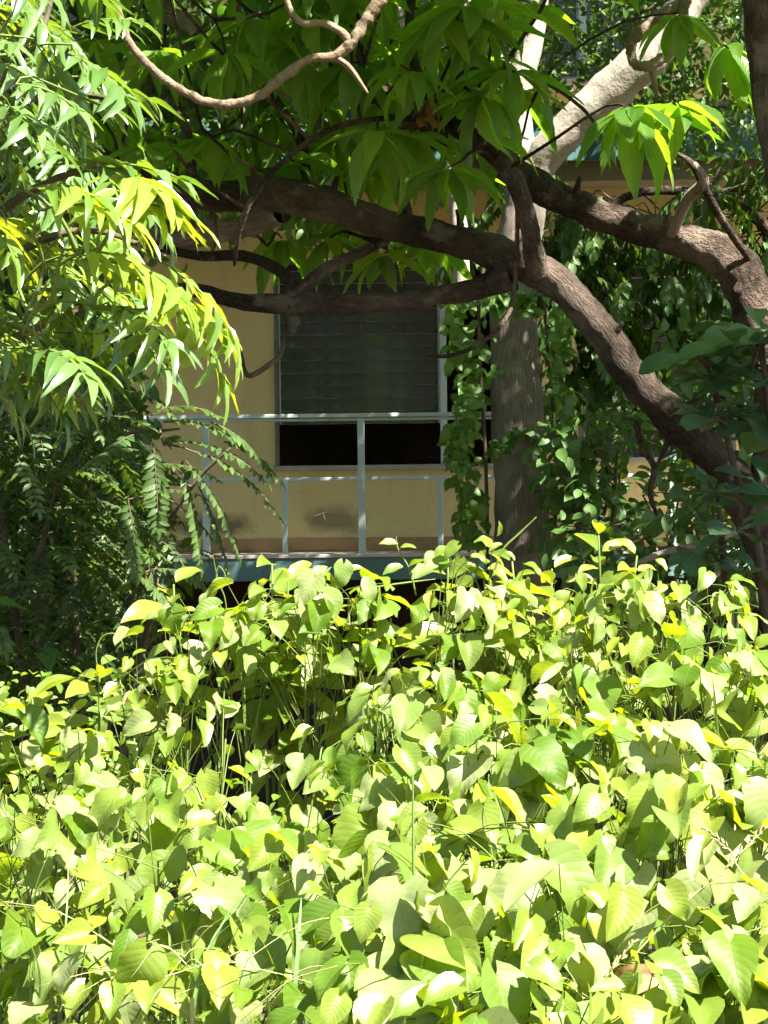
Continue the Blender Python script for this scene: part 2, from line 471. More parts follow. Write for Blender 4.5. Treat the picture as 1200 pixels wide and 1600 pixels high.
for i, (fo, cu, wa, tw, se, bite) in enumerate(((0.35, 0.7, 0.035, 0.1, 0.0, None), (0.15, 1.0, 0.05, -0.25, 0.035, None), (0.55, 0.4, 0.03, 0.2, 0.0, (0.5, 1)), (0.25, 1.35, 0.045, 0.0, 0.04, None), (-0.1, 0.8, 0.06, 0.3, 0.0, (0.35, -1)),
                                                     (0.45, 1.1, 0.06, -0.1, 0.03, None), (0.7, 0.9, 0.04, 0.15, 0.0, None))):
    reg(f'heart{i}', 'heart', tpl(p_heart, 0.36 + 0.035 * (i % 4), 16, C7, 0.2, fo, cu, wa, 0.045 * (i - 3), i * 1.7, se, tw * 0.7, 0.0, bite))
reg('dead0', 'dead', tpl(p_oval, 0.2, 8, C5, 0, 1.3, 1.4, 0.08, 0.1)); reg('dead1', 'dead', tpl(p_heart, 0.3, 8, C5, 0.1, 1.0, 1.8, 0.08, -0.1)); reg('dead2', 'dead', tpl(p_oval, 0.24, 8, C5, 0, 0.9, 0.9, 0.1, 0.0))
for i, (fo, cu, wa) in enumerate(((0.5, 0.5, 0.02), (0.3, 0.9, 0.03), (0.7, 0.3, 0.015))):
    reg(f'young{i}', 'young', tpl(p_oval, 0.26, 9, C5, 0.0, fo, cu, wa, 0.05 * (i - 1), i))
    reg(f'yheart{i}', 'young', tpl(p_heart, 0.40, 9, C5, 0.2, fo, cu, wa * 1.6, 0.05 * (i - 1), i, 0, 0.2 * (i - 1), 0.0))
    reg(f'oval{i}', 'heart', tpl(p_oval, 0.28, 10, C5, 0.0, fo, cu, wa, 0.05 * (i - 1), i))
    reg(f'small{i}', 'small', tpl(p_oval, 0.36, 4, C3, 0.05, fo * 0.8, cu, wa))
    reg(f'whorl{i}', 'whorl', tpl(p_lance, 0.138 + 0.01 * i, 14, C5, 0.0, fo * 0.8, cu * 1.2, 0.012, 0.04 * (i - 1), i, 0.03))
    reg(f'wlow{i}', 'whorl', tpl(p_lance, 0.16, 5, C3, 0.0, fo * 0.8, cu * 1.3, 0.0))
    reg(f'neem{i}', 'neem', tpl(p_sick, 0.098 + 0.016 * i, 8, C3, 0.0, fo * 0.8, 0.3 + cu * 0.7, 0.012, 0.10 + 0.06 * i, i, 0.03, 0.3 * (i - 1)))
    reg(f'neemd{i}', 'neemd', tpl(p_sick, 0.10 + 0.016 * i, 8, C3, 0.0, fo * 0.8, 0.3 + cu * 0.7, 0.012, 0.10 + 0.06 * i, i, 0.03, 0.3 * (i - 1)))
    reg(f'fern{i}', 'fern', tpl(p_oval, 0.215, 4, C3, 0.0, fo * 0.6, cu * 0.6))
    reg(f'broad{i}', 'broad', tpl(p_obov, 0.30, 8, C5, 0.0, fo * 0.6, cu * 0.9, 0.025, 0.03 * i, i))
    reg(f'ivy{i}', 'ivy', tpl(p_heart, 0.42, 5, C3, 0.16, fo * 0.6, cu * 0.8, 0.02))
    reg(f'bush{i}', 'bush', tpl(p_oval, 0.27, 5, C3, 0.0, fo * 0.7, cu, 0.02))
    reg(f'bg{i}', 'bush', tpl(p_oval, 0.26, 2, C3, 0.0, fo * 0.7, cu))
    reg(f'blade{i}', 'grass', tpl(p_blade, 0.011 + 0.004 * i, 12, C3, 0.0, 0.5, 0.8 + cu, 0.0, 0.05, 0, 0, 0.4))

def frame(p, d, n, s):
    d = nrm(d)
    n = np.asarray(n, float)
    x = np.cross(d, n)
    if np.linalg.norm(x) < 1e-4:
        x = np.cross(d, (0.31, 0.2, 0.9))
    x = nrm(x)
    z = np.cross(x, d)
    m = np.eye(4)
    m[:3, 0] = x * s; m[:3, 1] = d * s; m[:3, 2] = z * s; m[:3, 3] = p
    return m

def inst_geo(items):
    """leaves as (template, matrix) -> joined geometry"""
    by = {}
    for k, m in items:
        by.setdefault(k, []).append(m)
    parts = []
    for k, ms in by.items():
        V, F, Uv = TPL[k]
        A = np.array(ms)
        W = np.einsum('nij,vj->nvi', A[:, :3, :3], V) + A[:, None, :3, 3]
        n, nv = W.shape[:2]
        FF = (F[None] + (np.arange(n) * nv)[:, None, None]).reshape(-1, 4)
        parts.append((W.reshape(-1, 3), FF, np.tile(Uv, (n, 1))))
    return parts

class Plant:
    def __init__(s, name, label, cat, base, group=None):
        s.root = link(name, None, None, tuple(base))
        tag(s.root, label, cat, group)
        s.base = np.array(base, float)
        s.leaves = []
        s.stems = []       # each entry becomes one part
        s.nodes = []       # points on limbs that twigs may leave from
        s.twigs = []
    def limb(s, part, pts, rad, mat, sides=8, sub=4, rough=0.0, freq=6.0, label=None, seed=0.0, extra=()):
        g = tube(pts, rad, sides, sub, rough, freq, True, seed)
        s.nodes.extend(list(catmull(pts, 3)))
        s.stems.append((part, cat_geo([g, *extra]), mat, label))
    def leaf(s, key, p, d, n, size):
        s.leaves.append((key, frame(p, d, n, size)))
    def finish(s, leaf_name='leaf', limit=300, stuff_name='foliage', twig_mat='woody', min_px=8.0):
        for part, g, mat, label in s.stems:
            V, F, Uv = g
            o = link(part, mesh_from(part, V - s.base, F, Uv, M[mat]), s.root)
            if label: o['label'] = label
        if s.twigs:
            V, F, Uv = cat_geo(s.twigs)
            o = link('twigs', mesh_from('twigs', V - s.base, F, Uv, M[twig_mat]), s.root)
            o['kind'] = 'stuff'
        if not s.leaves:
            return
        A = np.array([m for k, m in s.leaves])
        mid = A[:, :3, 3] + A[:, :3, 1] * 0.5
        q = project(mid)
        size = np.linalg.norm(A[:, :3, 1], axis=1) / q[:, 2] * FPX
        inside = (q[:, 0] > -20) & (q[:, 0] < 1220) & (q[:, 1] > -20) & (q[:, 1] < 1620) & (size > min_px)
        rank = np.where(inside, size, -1)
        order = np.argsort(-rank)
        pick = set(int(i) for i in order[:limit] if rank[i] > 0)
        rest = []
        for i, (k, m) in enumerate(s.leaves):
            if i in pick:
                o = bpy.data.objects.new(leaf_name, TM[k])
                COL.objects.link(o)
                o.parent = s.root
                mm = m.copy(); mm[:3, 3] -= s.base
                o.matrix_basis = Matrix(mm)
            else:
                rest.append((k, m))
        if rest:
            grp = {}
            for k, m in rest:
                grp.setdefault(TM[k].materials[0].name, []).append((k, m))
            for mn, it in grp.items():
                V, F, Uv = cat_geo(inst_geo(it))
                o = link(stuff_name, mesh_from(stuff_name, V - s.base, F, Uv, bpy.data.materials[mn]), s.root)
                o['kind'] = 'stuff'

def pick3(k):
    return f'{k}{int(rng.integers(3))}'

def rdir():
    return nrm(rng.normal(size=3))

# gaps in the crowns: the rays from these spots to the sun stay open
LIT = []
def lit(px, py, d, r):
    LIT.append((at(px, py, d), r))
def blocked(p):
    if not LIT: return False
    Cc = np.array([c for c, r in LIT]); Rr = np.array([r for c, r in LIT])
    v = p - Cc
    h = v @ SN
    return bool(np.any((h > 0.05) & (np.linalg.norm(v - h[:, None] * SN, axis=1) < Rr)))
def leaf_blocked(m):
    return any(blocked(m[:3, 3] + m[:3, 1] * t) for t in (0.1, 0.5, 0.95))
lit(905, 462, 8.80, 0.27); lit(945, 508, 8.76, 0.20); lit(870, 428, 8.83, 0.18)
lit(1165, 440, 9.0, 0.30); lit(1120, 395, 9.1, 0.22)
lit(1000, 95, 13.3, 0.30); lit(950, 170, 13.3, 0.25); lit(840, 255, 13.3, 0.30); lit(800, 250, 13.3, 0.2); lit(815, 120, 13.3, 0.22)
lit(1010, 200, 8.0, 0.26); lit(1070, 190, 8.0, 0.18); lit(950, 230, 8.0, 0.14)
lit(1120, 110, 9.0, 0.2)
lit(340, 160, 7.7, 0.14); lit(560, 90, 7.7, 0.16); lit(230, 60, 7.7, 0.16)
lit(290, 720, 7.75, 0.22); lit(255, 790, 7.7, 0.14); lit(215, 690, 7.75, 0.16); lit(340, 690, 7.8, 0.1)

# ------------------------------------------------------------------ the setting: ground
xs = np.concatenate([np.linspace(-300, -8, 8), np.linspace(-6, 6, 49), np.linspace(8, 300, 8)])
ys = np.concatenate([np.linspace(-120, -2, 7), np.linspace(0, 22, 67), np.linspace(25, 500, 9)])
GV = np.array([(x, y, gz(x, y) if -10 < x < 10 and y < 30 else (gz(0, y))) for y in ys for x in xs])
nx = len(xs)
GF = np.array([(j * nx + i, j * nx + i + 1, (j + 1) * nx + i + 1, (j + 1) * nx + i) for j in range(len(ys) - 1) for i in range(nx - 1)], np.int32)
g = link('ground', mesh_from('ground', GV, GF, None, M['soil']))
tag(g, 'bare brown soil with leaf litter under the plants', None, None, 'structure')

# ------------------------------------------------------------------ the building
YF, YW, YB = 15.6, 17.1, 17.32
ZS = float(at(500, 866, YF)[2])
ZU = float(at(1000, 250, YF)[2])
bld = link('building', None, None, (0.0, YW, 0.0))
tag(bld, 'shaded ochre plaster building with blue balcony slab and louvred windows behind the trees', 'building')
def wx(px): return float(at(px, 700, YW)[0])
def wz(py): return float(at(560, py, YW)[2])
def rel(o):
    o.location = (0, -YW, 0)
    return o
def bpart(name, dims, mat, parent=bld, bevel=0.004):
    o = box(name, dims, M[mat], parent, bevel)
    return rel(o) if parent is bld else o

def wall_panel(name, x0, x1, z0, z1, holes, mat, y0=YW, y1=YB):
    X = sorted({x0, x1, *[h[0] for h in holes], *[h[1] for h in holes]})
    Z = sorted({z0, z1, *[h[2] for h in holes], *[h[3] for h in holes]})
    hole = lambda i, j: any(h[0] <= X[i] and X[i + 1] <= h[1] and h[2] <= Z[j] and Z[j + 1] <= h[3] for h in holes)
    V, F = [], []
    def q(*p):
        F.append(tuple(range(len(V), len(V) + 4))); V.extend(p)
    for i in range(len(X) - 1):
        for j in range(len(Z) - 1):
            if hole(i, j): continue
            a, b, c, d = X[i], X[i + 1], Z[j], Z[j + 1]
            q((a, y0, c), (b, y0, c), (b, y0, d), (a, y0, d))
            q((b, y1, c), (a, y1, c), (a, y1, d), (b, y1, d))
    for a, b, c, d in [*holes]:
        q((a, y0, c), (a, y0, d), (a, y1, d), (a, y1, c)); q((b, y0, c), (b, y1, c), (b, y1, d), (b, y0, d))
        q((a, y0, c), (a, y1, c), (b, y1, c), (b, y0, c)); q((a, y0, d), (b, y0, d), (b, y1, d), (a, y1, d))
    return rel(link(name, mesh_from(name, V, F, None, M[mat], False), bld))

W1 = (wx(430), wx(775), wz(729), wz(405))
W2 = (wx(905), wx(1150), wz(722), wz(405))
W0 = (-4.6, -2.9, W1[2], W1[3])
US = float(at(900, 124, YW)[2])
UW = [(-4.0, -2.2, US, US + 1.5), (-1.2, 0.6, US, US + 1.5), (1.0, 2.4, US, US + 1.5), (3.0, 4.4, US, US + 1.5)]
wall_panel('wall', -7.0, 7.0, ZS - 0.01, ZU + 0.02, [W0, W1, W2], 'wall')
wall_panel('wall', -7.0, 7.0, ZU + 0.03, ZU + 3.4, UW, 'wall')
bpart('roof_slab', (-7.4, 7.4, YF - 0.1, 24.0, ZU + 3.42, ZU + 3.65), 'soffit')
SLABT = 0.20
bpart('balcony_slab', (-7.2, 7.2, YF + 0.02, YW - 0.003, ZS - SLABT + 0.01, ZS - 0.012), 'floor', bevel=0)
bpart('balcony_fascia', (-7.2, 7.2, YF, YF + 0.018, ZS - SLABT, ZS - 0.03), 'fascia', bevel=0.003)
bpart('balcony_lip', (-7.2, 7.2, YF - 0.012, YF + 0.20, ZS - 0.028, ZS), 'lip', bevel=0.004)
bpart('skirting', (-7.0, 7.0, YW - 0.014, YW - 0.001, ZS + 0.001, ZS + 0.105), 'skirt', bevel=0.003)
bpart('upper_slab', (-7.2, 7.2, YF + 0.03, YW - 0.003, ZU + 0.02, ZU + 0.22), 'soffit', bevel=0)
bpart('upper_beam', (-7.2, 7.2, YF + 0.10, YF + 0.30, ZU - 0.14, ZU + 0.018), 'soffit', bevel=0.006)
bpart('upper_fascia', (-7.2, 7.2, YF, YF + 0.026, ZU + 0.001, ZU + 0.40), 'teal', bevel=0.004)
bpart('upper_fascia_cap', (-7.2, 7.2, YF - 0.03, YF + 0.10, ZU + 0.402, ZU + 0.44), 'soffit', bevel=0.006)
# dim rooms behind the walls and the dark undercroft below the balcony
def room(name, x0, x1, y0, y1, z0, z1, mat):
    V, F, Uv = box_geo(x0, x1, y0, y1, z0, z1)
    F = np.delete(F, 2, axis=0)          # open towards the window wall
    return rel(link(name, mesh_from(name, V, F[:, ::-1], None, M[mat], False), bld))
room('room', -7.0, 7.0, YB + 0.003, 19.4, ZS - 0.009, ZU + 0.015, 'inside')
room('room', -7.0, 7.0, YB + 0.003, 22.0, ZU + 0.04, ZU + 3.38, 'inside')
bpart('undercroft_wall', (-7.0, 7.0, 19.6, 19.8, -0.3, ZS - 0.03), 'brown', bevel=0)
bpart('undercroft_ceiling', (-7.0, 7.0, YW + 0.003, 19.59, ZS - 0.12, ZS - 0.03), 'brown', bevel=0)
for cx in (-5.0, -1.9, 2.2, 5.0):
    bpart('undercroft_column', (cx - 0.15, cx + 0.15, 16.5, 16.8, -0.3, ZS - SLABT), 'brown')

def window(rect, mulls, louv, panes_from, seedv):
    x0, x1, z0, z1 = rect
    w = rel(link('window', None, bld))
    fr = 0.035
    y0, y1 = YW - 0.012, YW + 0.07
    for dims in ((x0 + 0.001, x0 + fr, y0, y1, z0 + 0.001, z1 - 0.001), (x1 - fr, x1 - 0.001, y0, y1, z0 + 0.001, z1 - 0.001),
                 (x0 + fr, x1 - fr, y0, y1, z1 - fr, z1 - 0.001)):
        box('frame', dims, M['darkframe'], w, 0.003)
    box('sill', (x0 - 0.02, x1 + 0.02, YW - 0.05, YW + 0.06, z0 - 0.03, z0 + 0.012), M['sill'], w, 0.004)
    for mx in mulls:
        box('mullion', (mx - 0.028, mx + 0.028, y0 - 0.012, y1, z0 + 0.012, z1 - fr), M['frame'], w, 0.004)
    xs_ = [x0 + fr, *[m for m in mulls], x1 - fr]
    step = 0.1065
    for b in range(len(xs_) - 1):
        a = xs_[b] + (0.03 if b else 0.004); c = xs_[b + 1] - (0.03 if b + 1 < len(xs_) - 1 else 0.004)
        if not louv[b]: continue
        # side channels that carry the blades
        for xx in (a, c - 0.012):
            box('louvre_channel', (xx, xx + 0.012, YW + 0.004, YW + 0.05, panes_from, z1 - fr), M['rail'], w, 0.002)
        z = panes_from
        me = None
        while z < z1 - fr - 0.05:
            hw, hh = (c - a) / 2 - 0.013, 0.0575
            if me is None:
                g0 = box_geo(-hw, hw, -0.005, 0.005, -hh, hh)
                me = mesh_from('louvre_pane', g0[0], g0[1], None, M['glass'], False)
                me.materials.append(M['glass_edge'])
                me.polygons[0].material_index = 1
            p = link('louvre_pane', me, w, ((a + c) / 2, YW + 0.03, z + hh))
            p.rotation_euler = (R_(-9) + 0.03 * math.sin(z * 37 + seedv), 0, 0)
            z += step
    return w
zrail = float(at(560, 662, YW)[2])
window(W1, [wx(694)], (True, False), zrail, 0.3)
window(W2, [wx(962)], (True, True), W2[2] + 0.02, 1.3)
window(W0, [-3.7], (True, True), W0[2] + 0.02, 2.3)
for h in UW:
    window(h, [(h[0] + h[1]) / 2], (True, True), h[2] + 0.02, h[0])
    bpart('window_ledge', (h[0] - 0.1, h[1] + 0.1, YW - 0.22, YW - 0.051, h[2] - 0.09, h[2] - 0.04), 'lip')

# flaked paint mark low on the wall under the window, two strokes like a T
mk = rel(link('paint_scrape', None, bld))
def stroke(p, q_, w_):
    a = at(*p, YW - 0.004); b = at(*q_, YW - 0.004)
    link('scrape_stroke', mesh_from('scrape_stroke', *tube([a, (a + b) / 2 + np.array((0, 0, 0.002)), b], [w_ * 0.6, w_, w_ * 0.5], 6, 3), M['scrape']), mk)
stroke((490, 806), (510, 800), 0.007); stroke((505, 801), (508, 813), 0.006)

# small white bulkhead lamp on the dark wall right of the trunk
lp = at(985, 534, YW)
lm = link('wall_lamp', None, None, (float(lp[0]), YW, float(lp[2])))
tag(lm, 'small white round lamp on the shaded wall behind the leaning trunk', 'lamp')
def lathe(prof, n=20):
    V, F = [], []
    for r, h in prof:
        for k in range(n):
            a_ = k / n * 2 * math.pi
            V.append((r * math.cos(a_), -h, r * math.sin(a_)))
    for i in range(len(prof) - 1):
        for k in range(n):
            F.append((i * n + k, i * n + (k + 1) % n, (i + 1) * n + (k + 1) % n, (i + 1) * n + k))
    return V, F
link('lamp_base', mesh_from('lamp_base', *lathe([(0.001, 0.0), (0.055, 0.0), (0.055, 0.02), (0.045, 0.025)]), None, M['rail']), lm)
link('lamp_globe', mesh_from('lamp_globe', *lathe([(0.044, 0.024), (0.043, 0.05), (0.034, 0.075), (0.016, 0.09), (0.001, 0.094)]), None, M['white']), lm)

# ------------------------------------------------------------------ balcony railing
YR = YF + 0.10
def rx(px): return float(at(px, 760, YR)[0])
ZT = float(at(560, 646, YR)[2]); ZM = float(at(560, 748, YR)[2])
rl = link('balcony_railing', None, None, (0.0, YR, ZS))
tag(rl, 'pale grey-blue metal railing along the balcony edge', 'railing')
def rpart(name, dims):
    o = box(name, dims, M['rail'], rl, 0.005)
    o.location = (0, -YR, -ZS)
    return o
sp = rx(565) - rx(322)
posts = [rx(565) + sp * k for k in range(-4, 5)]
rpart('top_rail', (posts[0] - 0.1, posts[-1] + 0.1, YR - 0.035, YR + 0.035, ZT - 0.030, ZT))
rpart('under_rail', (posts[0] - 0.1, posts[-1] + 0.1, YR - 0.02, YR + 0.02, ZT - 0.056, ZT - 0.036))
for i, x in enumerate(posts):
    rpart('post', (x - 0.027, x + 0.027, YR - 0.026, YR + 0.026, ZS - 0.005, ZT - 0.034))
    if i < len(posts) - 1:
        nxp = posts[i + 1]
        rpart('middle_rail', (x + 0.027, nxp - 0.027, YR - 0.018, YR + 0.018, ZM - 0.014, ZM + 0.014))
        xm = (x + nxp) / 2 + 0.005
        rpart('baluster', (xm - 0.021, xm + 0.021, YR - 0.019, YR + 0.019, ZS - 0.005, ZM - 0.012))

# ------------------------------------------------------------------ dark leaning tree
def P(*a): return [at(x, y, d) for x, y, d in a]
ground_pt = lambda x, y: np.array((x, y, gz(x, y) - 0.05))
lt_base = ground_pt(2.3, 9.1)
LT = Plant('leaning_tree', 'dark-barked leaning tree sprawling across the view with drooping whorled leaves', 'tree', lt_base)
k9 = lambda px, d=9.0: px / FPX * d
LT.limb('trunk', [lt_base, at(1265, 1120, 9.1), at(1215, 900, 9.05), at(1170, 790, 9.0), at(1085, 685, 8.95), at(1000, 600, 8.9), at(935, 510, 8.88), at(870, 440, 8.9), at(800, 405, 8.95),
                  at(700, 372, 9.0), at(600, 350, 9.0), at(500, 318, 9.0), at(420, 303, 9.0), at(340, 306, 9.0), at(270, 292, 9.05), at(190, 262, 9.1), at(80, 230, 9.2), at(-60, 160, 9.4)],
        [0.17, 0.135, k9(38), k9(34), k9(30), k9(28), k9(26), k9(26), k9(27), k9(24), k9(23), k9(28), k9(29), k9(24), k9(22), k9(20), k9(20), k9(14)],
        'bark_dark', 22, 14, 0.18, 11.0)
LT.limb('branch', P((1185, 830, 9.0), (1218, 640, 9.0), (1186, 500, 9.1), (1146, 412, 9.2), (1075, 378, 9.3), (980, 352, 9.35), (880, 312, 9.35), (800, 268, 9.3), (730, 225, 9.2), (640, 200, 9.2), (560, 150, 9.1), (470, 40, 9.2), (420, -80, 9.2)),
        [k9(30), k9(36), k9(37), k9(35), k9(28), k9(26), k9(25), k9(25), k9(24), k9(18), k9(15), k9(11), k9(8)], 'bark_dark', 20, 14, 0.18, 11.0, seed=4.0)
LT.limb('branch', P((800, 430, 8.95), (740, 452, 9.0), (650, 468, 9.0), (560, 474, 9.0), (470, 474, 9.05), (370, 470, 9.1), (290, 452, 9.2), (200, 470, 9.3)),
        [k9(24), k9(17), k9(15), k9(16), k9(18), k9(13), k9(11), k9(8)], 'bark_dark', 12, 8, 0.2, 12.0, seed=7.0)
LT.limb('branch', P((838, 425, 8.85), (826, 350, 8.65), (805, 285, 8.6), (760, 230, 8.6), (700, 190, 8.65), (668, 150, 8.7), (640, 60, 8.8), (650, -70, 8.9)),
        [k9(18), k9(15), k9(15), k9(16), k9(13), k9(10), k9(8), k9(7)], 'bark_dark', 10, 7, 0.2, 12.0, seed=9.0)
LT.limb('branch', P((440, 330, 9.1), (390, 352, 9.25), (330, 362, 9.3), (270, 372, 9.35), (180, 360, 9.4)), [k9(20), k9(19), k9(20), k9(22), k9(14)], 'bark_pale', 12, 6, 0.15, 9.0, seed=2.0,
        label='greyer stub of a branch below the main limb')
LT.limb('branch', P((470, 470, 9.1), (440, 425, 9.15), (380, 400, 9.2), (310, 400, 9.25), (240, 385, 9.3)), [k9(13), k9(10), k9(9), k9(8), k9(6)], 'bark_dark', 8, 5, 0.15, 12.0)
LT.limb('branch', P((455, 468, 9.05), (510, 420, 9.1), (570, 392, 9.15), (640, 350, 9.2)), [k9(13), k9(10), k9(9), k9(8)], 'bark_dark', 8, 5, 0.15, 12.0)
LT.limb('branch', P((300, -60, 9.4), (250, 10, 9.5), (300, 40, 9.5), (330, 80, 9.5), (430, 130, 9.5), (520, 210, 9.4)), [k9(16), k9(16), k9(15), k9(13), k9(11), k9(9)], 'bark_pale', 10, 6, 0.12, 9.0, seed=5.0)
for pts in (((300, 300, 9.0), (290, 200, 9.2), (230, 110, 9.3), (190, 0, 9.4), (150, -120, 9.4)), ((480, 315, 9.1), (470, 220, 9.4), (410, 120, 9.6), (370, 0, 9.6), (360, -120, 9.6)), ((640, 360, 9.1), (620, 250, 9.5), (570, 130, 9.6), (560, 0, 9.6))):
    LT.limb('branch', P(*pts), [k9(9), k9(8), k9(7), k9(6), k9(5)], 'bark_dark', 8, 5, 0.15, 12.0)
# hanging twigs that belong to the tree
for pts, r in ((((375, 548, 8.6), (381, 578, 8.6), (392, 587, 8.6), (420, 570, 8.6), (440, 548, 8.7), (452, 476, 9.0)), 4),
               (((667, 554, 8.7), (700, 556, 8.7), (745, 540, 8.7), (785, 505, 8.75), (803, 455, 8.85), (806, 300, 8.6), (770, 220, 8.6)), 3.5),
               (((660, 186, 8.6), (590, 186, 8.5), (510, 205, 8.5), (440, 255, 8.5), (395, 310, 8.5), (374, 360, 8.5), (366, 415, 8.6)), 4.5),
               (((330, 310, 9.0), (338, 370, 9.0), (330, 395, 9.1)), 3.5), (((300, 300, 9.0), (302, 350, 9.0), (310, 400, 9.1)), 3.0),
               (((1170, 405, 9.1), (1120, 330, 8.9), (1085, 262, 8.8), (1060, 240, 8.9)), 6), (((1050, 365, 9.25), (1075, 310, 9.0), (1100, 285, 8.8), (1085, 255, 8.8)), 9),
               (((1000, 690, 8.95), (995, 660, 9.0), (1003, 700, 9.0), (1022, 730, 9.0), (1016, 770, 9.0), (1026, 805, 9.0)), 5), (((1045, 690, 8.95), (1025, 730, 9.0)), 5)):
    LT.limb('twig', P(*pts), [k9(r)] * (len(pts) - 1) + [k9(r * 0.5)], 'bark_dark' if r != 9 else 'bark_pale', 7, 5, 0.15, 20.0)
for px, py, d_, dx, dy, ln, rr in ((1075, 640, 8.85, 30, -40, 0.05, 0.016), (960, 520, 8.8, 25, -30, 0.04, 0.014), (720, 352, 8.95, -8, -36, 0.05, 0.012), (520, 300, 8.95, 10, -34, 0.05, 0.012), (400, 280, 8.95, -12, -30, 0.04, 0.012), (1158, 452, 9.05, -16, 4, 0.03, 0.026),
                                  (560, 492, 8.95, 6, 26, 0.05, 0.010), (460, 500, 9.0, -5, 24, 0.05, 0.018), (900, 300, 9.25, 8, -32, 0.05, 0.012), (1040, 350, 9.2, 12, -30, 0.04, 0.012), (670, 455, 8.95, 10, -24, 0.03, 0.010)):
    a_ = at(px, py, d_ + 0.03); b_ = at(px + dx, py + dy, d_ - 0.03)
    LT.limb('stub', [a_, a_ + nrm(b_ - a_) * ln * 0.8, a_ + nrm(b_ - a_) * ln * 1.5], [rr * 1.6, rr, rr * 0.75], 'bark_dark', 9, 4, 0.25, 30.0)
# upward limbs above the frame that carry the shading crown
for pts, rr in (([at(560, 150, 9.1), np.array((-0.4, 8.8, 5.6)), np.array((-0.9, 8.4, 6.4)), np.array((-1.6, 8.0, 6.8))], (0.06, 0.05, 0.035, 0.02)),
                ([at(420, -80, 9.2), np.array((-1.2, 9.3, 5.9)), np.array((-2.2, 9.6, 6.6))], (0.04, 0.03, 0.02)),
                ([at(650, -70, 8.9), np.array((0.5, 8.6, 5.7)), np.array((1.2, 8.2, 6.3)), np.array((1.9, 7.9, 6.6))], (0.04, 0.035, 0.025, 0.015)),
                ([at(-60, 160, 9.4), np.array((-2.6, 9.2, 5.4)), np.array((-3.0, 8.6, 6.2))], (0.05, 0.04, 0.02)),
                ([at(650, -70, 8.9), np.array((0.3, 9.6, 5.9)), np.array((0.8, 10.6, 6.5))], (0.04, 0.03, 0.02))):
    LT.limb('branch', pts, rr, 'bark_dark', 8, 5, 0.1)

def twig_to(pl, c, r=0.006, sag=0.05, reach=0.9):
    N = np.array(pl.nodes)
    d = np.linalg.norm(N - c, axis=1)
    o = np.argsort(d)[:7]
    a = N[int(o[int(rng.integers(len(o)))])]
    L = np.linalg.norm(c - a)
    m = a * 0.6 + c * 0.4 + rng.normal(size=3) * 0.10 * L + np.array((0, 0, sag * L))
    m2 = a * 0.2 + c * 0.8 + rng.normal(size=3) * 0.07 * L + np.array((0, 0, sag * 1.5 * L))
    if any(blocked(q) for q in (m, m2, (a + m) / 2, (m + m2) / 2)): return
    pl.nodes.append(m2)
    pl.twigs.append(tube([a, m, m2, c], [r * 1.5, r * 1.2, r, r * 0.7], 5, 2, 0.0, 1.0, False))

def whorl(pl, c, n, L, key='whorl', up=0.15, spread=0.5, facing=None):
    a0 = U(0, 6.28)
    for i in range(n):
        az = a0 + i / n * 6.283 + U(-0.25, 0.25)
        el = U(up - spread, up + 0.15)
        d = np.array((math.cos(az) * math.cos(el), math.sin(az) * math.cos(el), math.sin(el)))
        if facing is not None: d = nrm(d + np.array(facing) * 0.5)
        nn = nrm(np.array((0, 0, 1.0)) + d * 0.5 + rng.normal(size=3) * 0.25)
        size = L * U(0.7, 1.1)
        pl.leaf(pick3(key), c + d * 0.02, d, nn, size)

def on_limb(px, py):
    """main limbs in the picture stay in front: is this spot over one of them"""
    for (x0, y0), (x1, y1) in (((270, 292), (420, 303)), ((420, 303), (600, 350)), ((600, 350), (830, 420))):
        if x0 - 10 <= px <= x1 + 10:
            yl = y0 + (y1 - y0) * (px - x0) / (x1 - x0)
            if py > yl - 150: return True
    return False
cl = []
for gx in range(170, 900, 62):
    for gy in range(-70, 330, 54):
        px, py = gx + U(-30, 30), gy + U(-26, 26)
        lim = 330 if px < 720 else 330 - (px - 720) * 0.75
        if py > lim - 60: continue
        if 770 < px and rng.random() < 0.8: continue
        if px < 360 and py < 170 and rng.random() < 0.6: continue
        d = U(9.2, 10.0) if on_limb(px, py) else U(8.0, 9.9)
        cl.append((px, py, d))
cl += [(600, 395, 9.5), (515, 372, 9.5), (660, 372, 9.6), (560, 330, 9.6), (440, 372, 9.7), (700, 262, 8.4), (590, 205, 8.3), (640, 110, 8.2), (800, 110, 8.3), (755, 150, 8.3), (690, 30, 8.2), (330, 215, 8.6), (490, 25, 8.3)]
for px, py, d in cl:
    c = at(px, py, d)
    twig_to(LT, c)
    whorl(LT, c, int(rng.integers(7, 11)), U(0.27, 0.37), 'whorl', -0.15, 0.75)
for px, py, d, n, L in ((985, 168, 8.0, 14, 0.36), (1055, 160, 8.05, 8, 0.32), (1135, 70, 9.0, 9, 0.30), (1060, 20, 9.4, 8, 0.3)):
    c = at(px, py, d)
    twig_to(LT, c)
    whorl(LT, c, n, L, 'whorl', -0.2, 0.7, (0, -0.5, -0.3))
# the crown above the frame
cnt = 0
while cnt < 760:
    c = np.array((U(-3.4, 4.2), U(5.6, 11.8), U(4.7, 7.4)))
    if c[1] + 0.48 * (c[2] - 2.5) < 6.95: continue
    q = project(c)[0]
    if q[1] > -110 or blocked(c): continue
    cnt += 1
    if cnt % 2: twig_to(LT, c)
    whorl(LT, c, 9, U(0.32, 0.44), 'wlow', -0.1, 0.6)
LT.leaves = [x for x in LT.leaves if not leaf_blocked(x[1]) or project(x[1][:3, 3])[0][1] > -30]
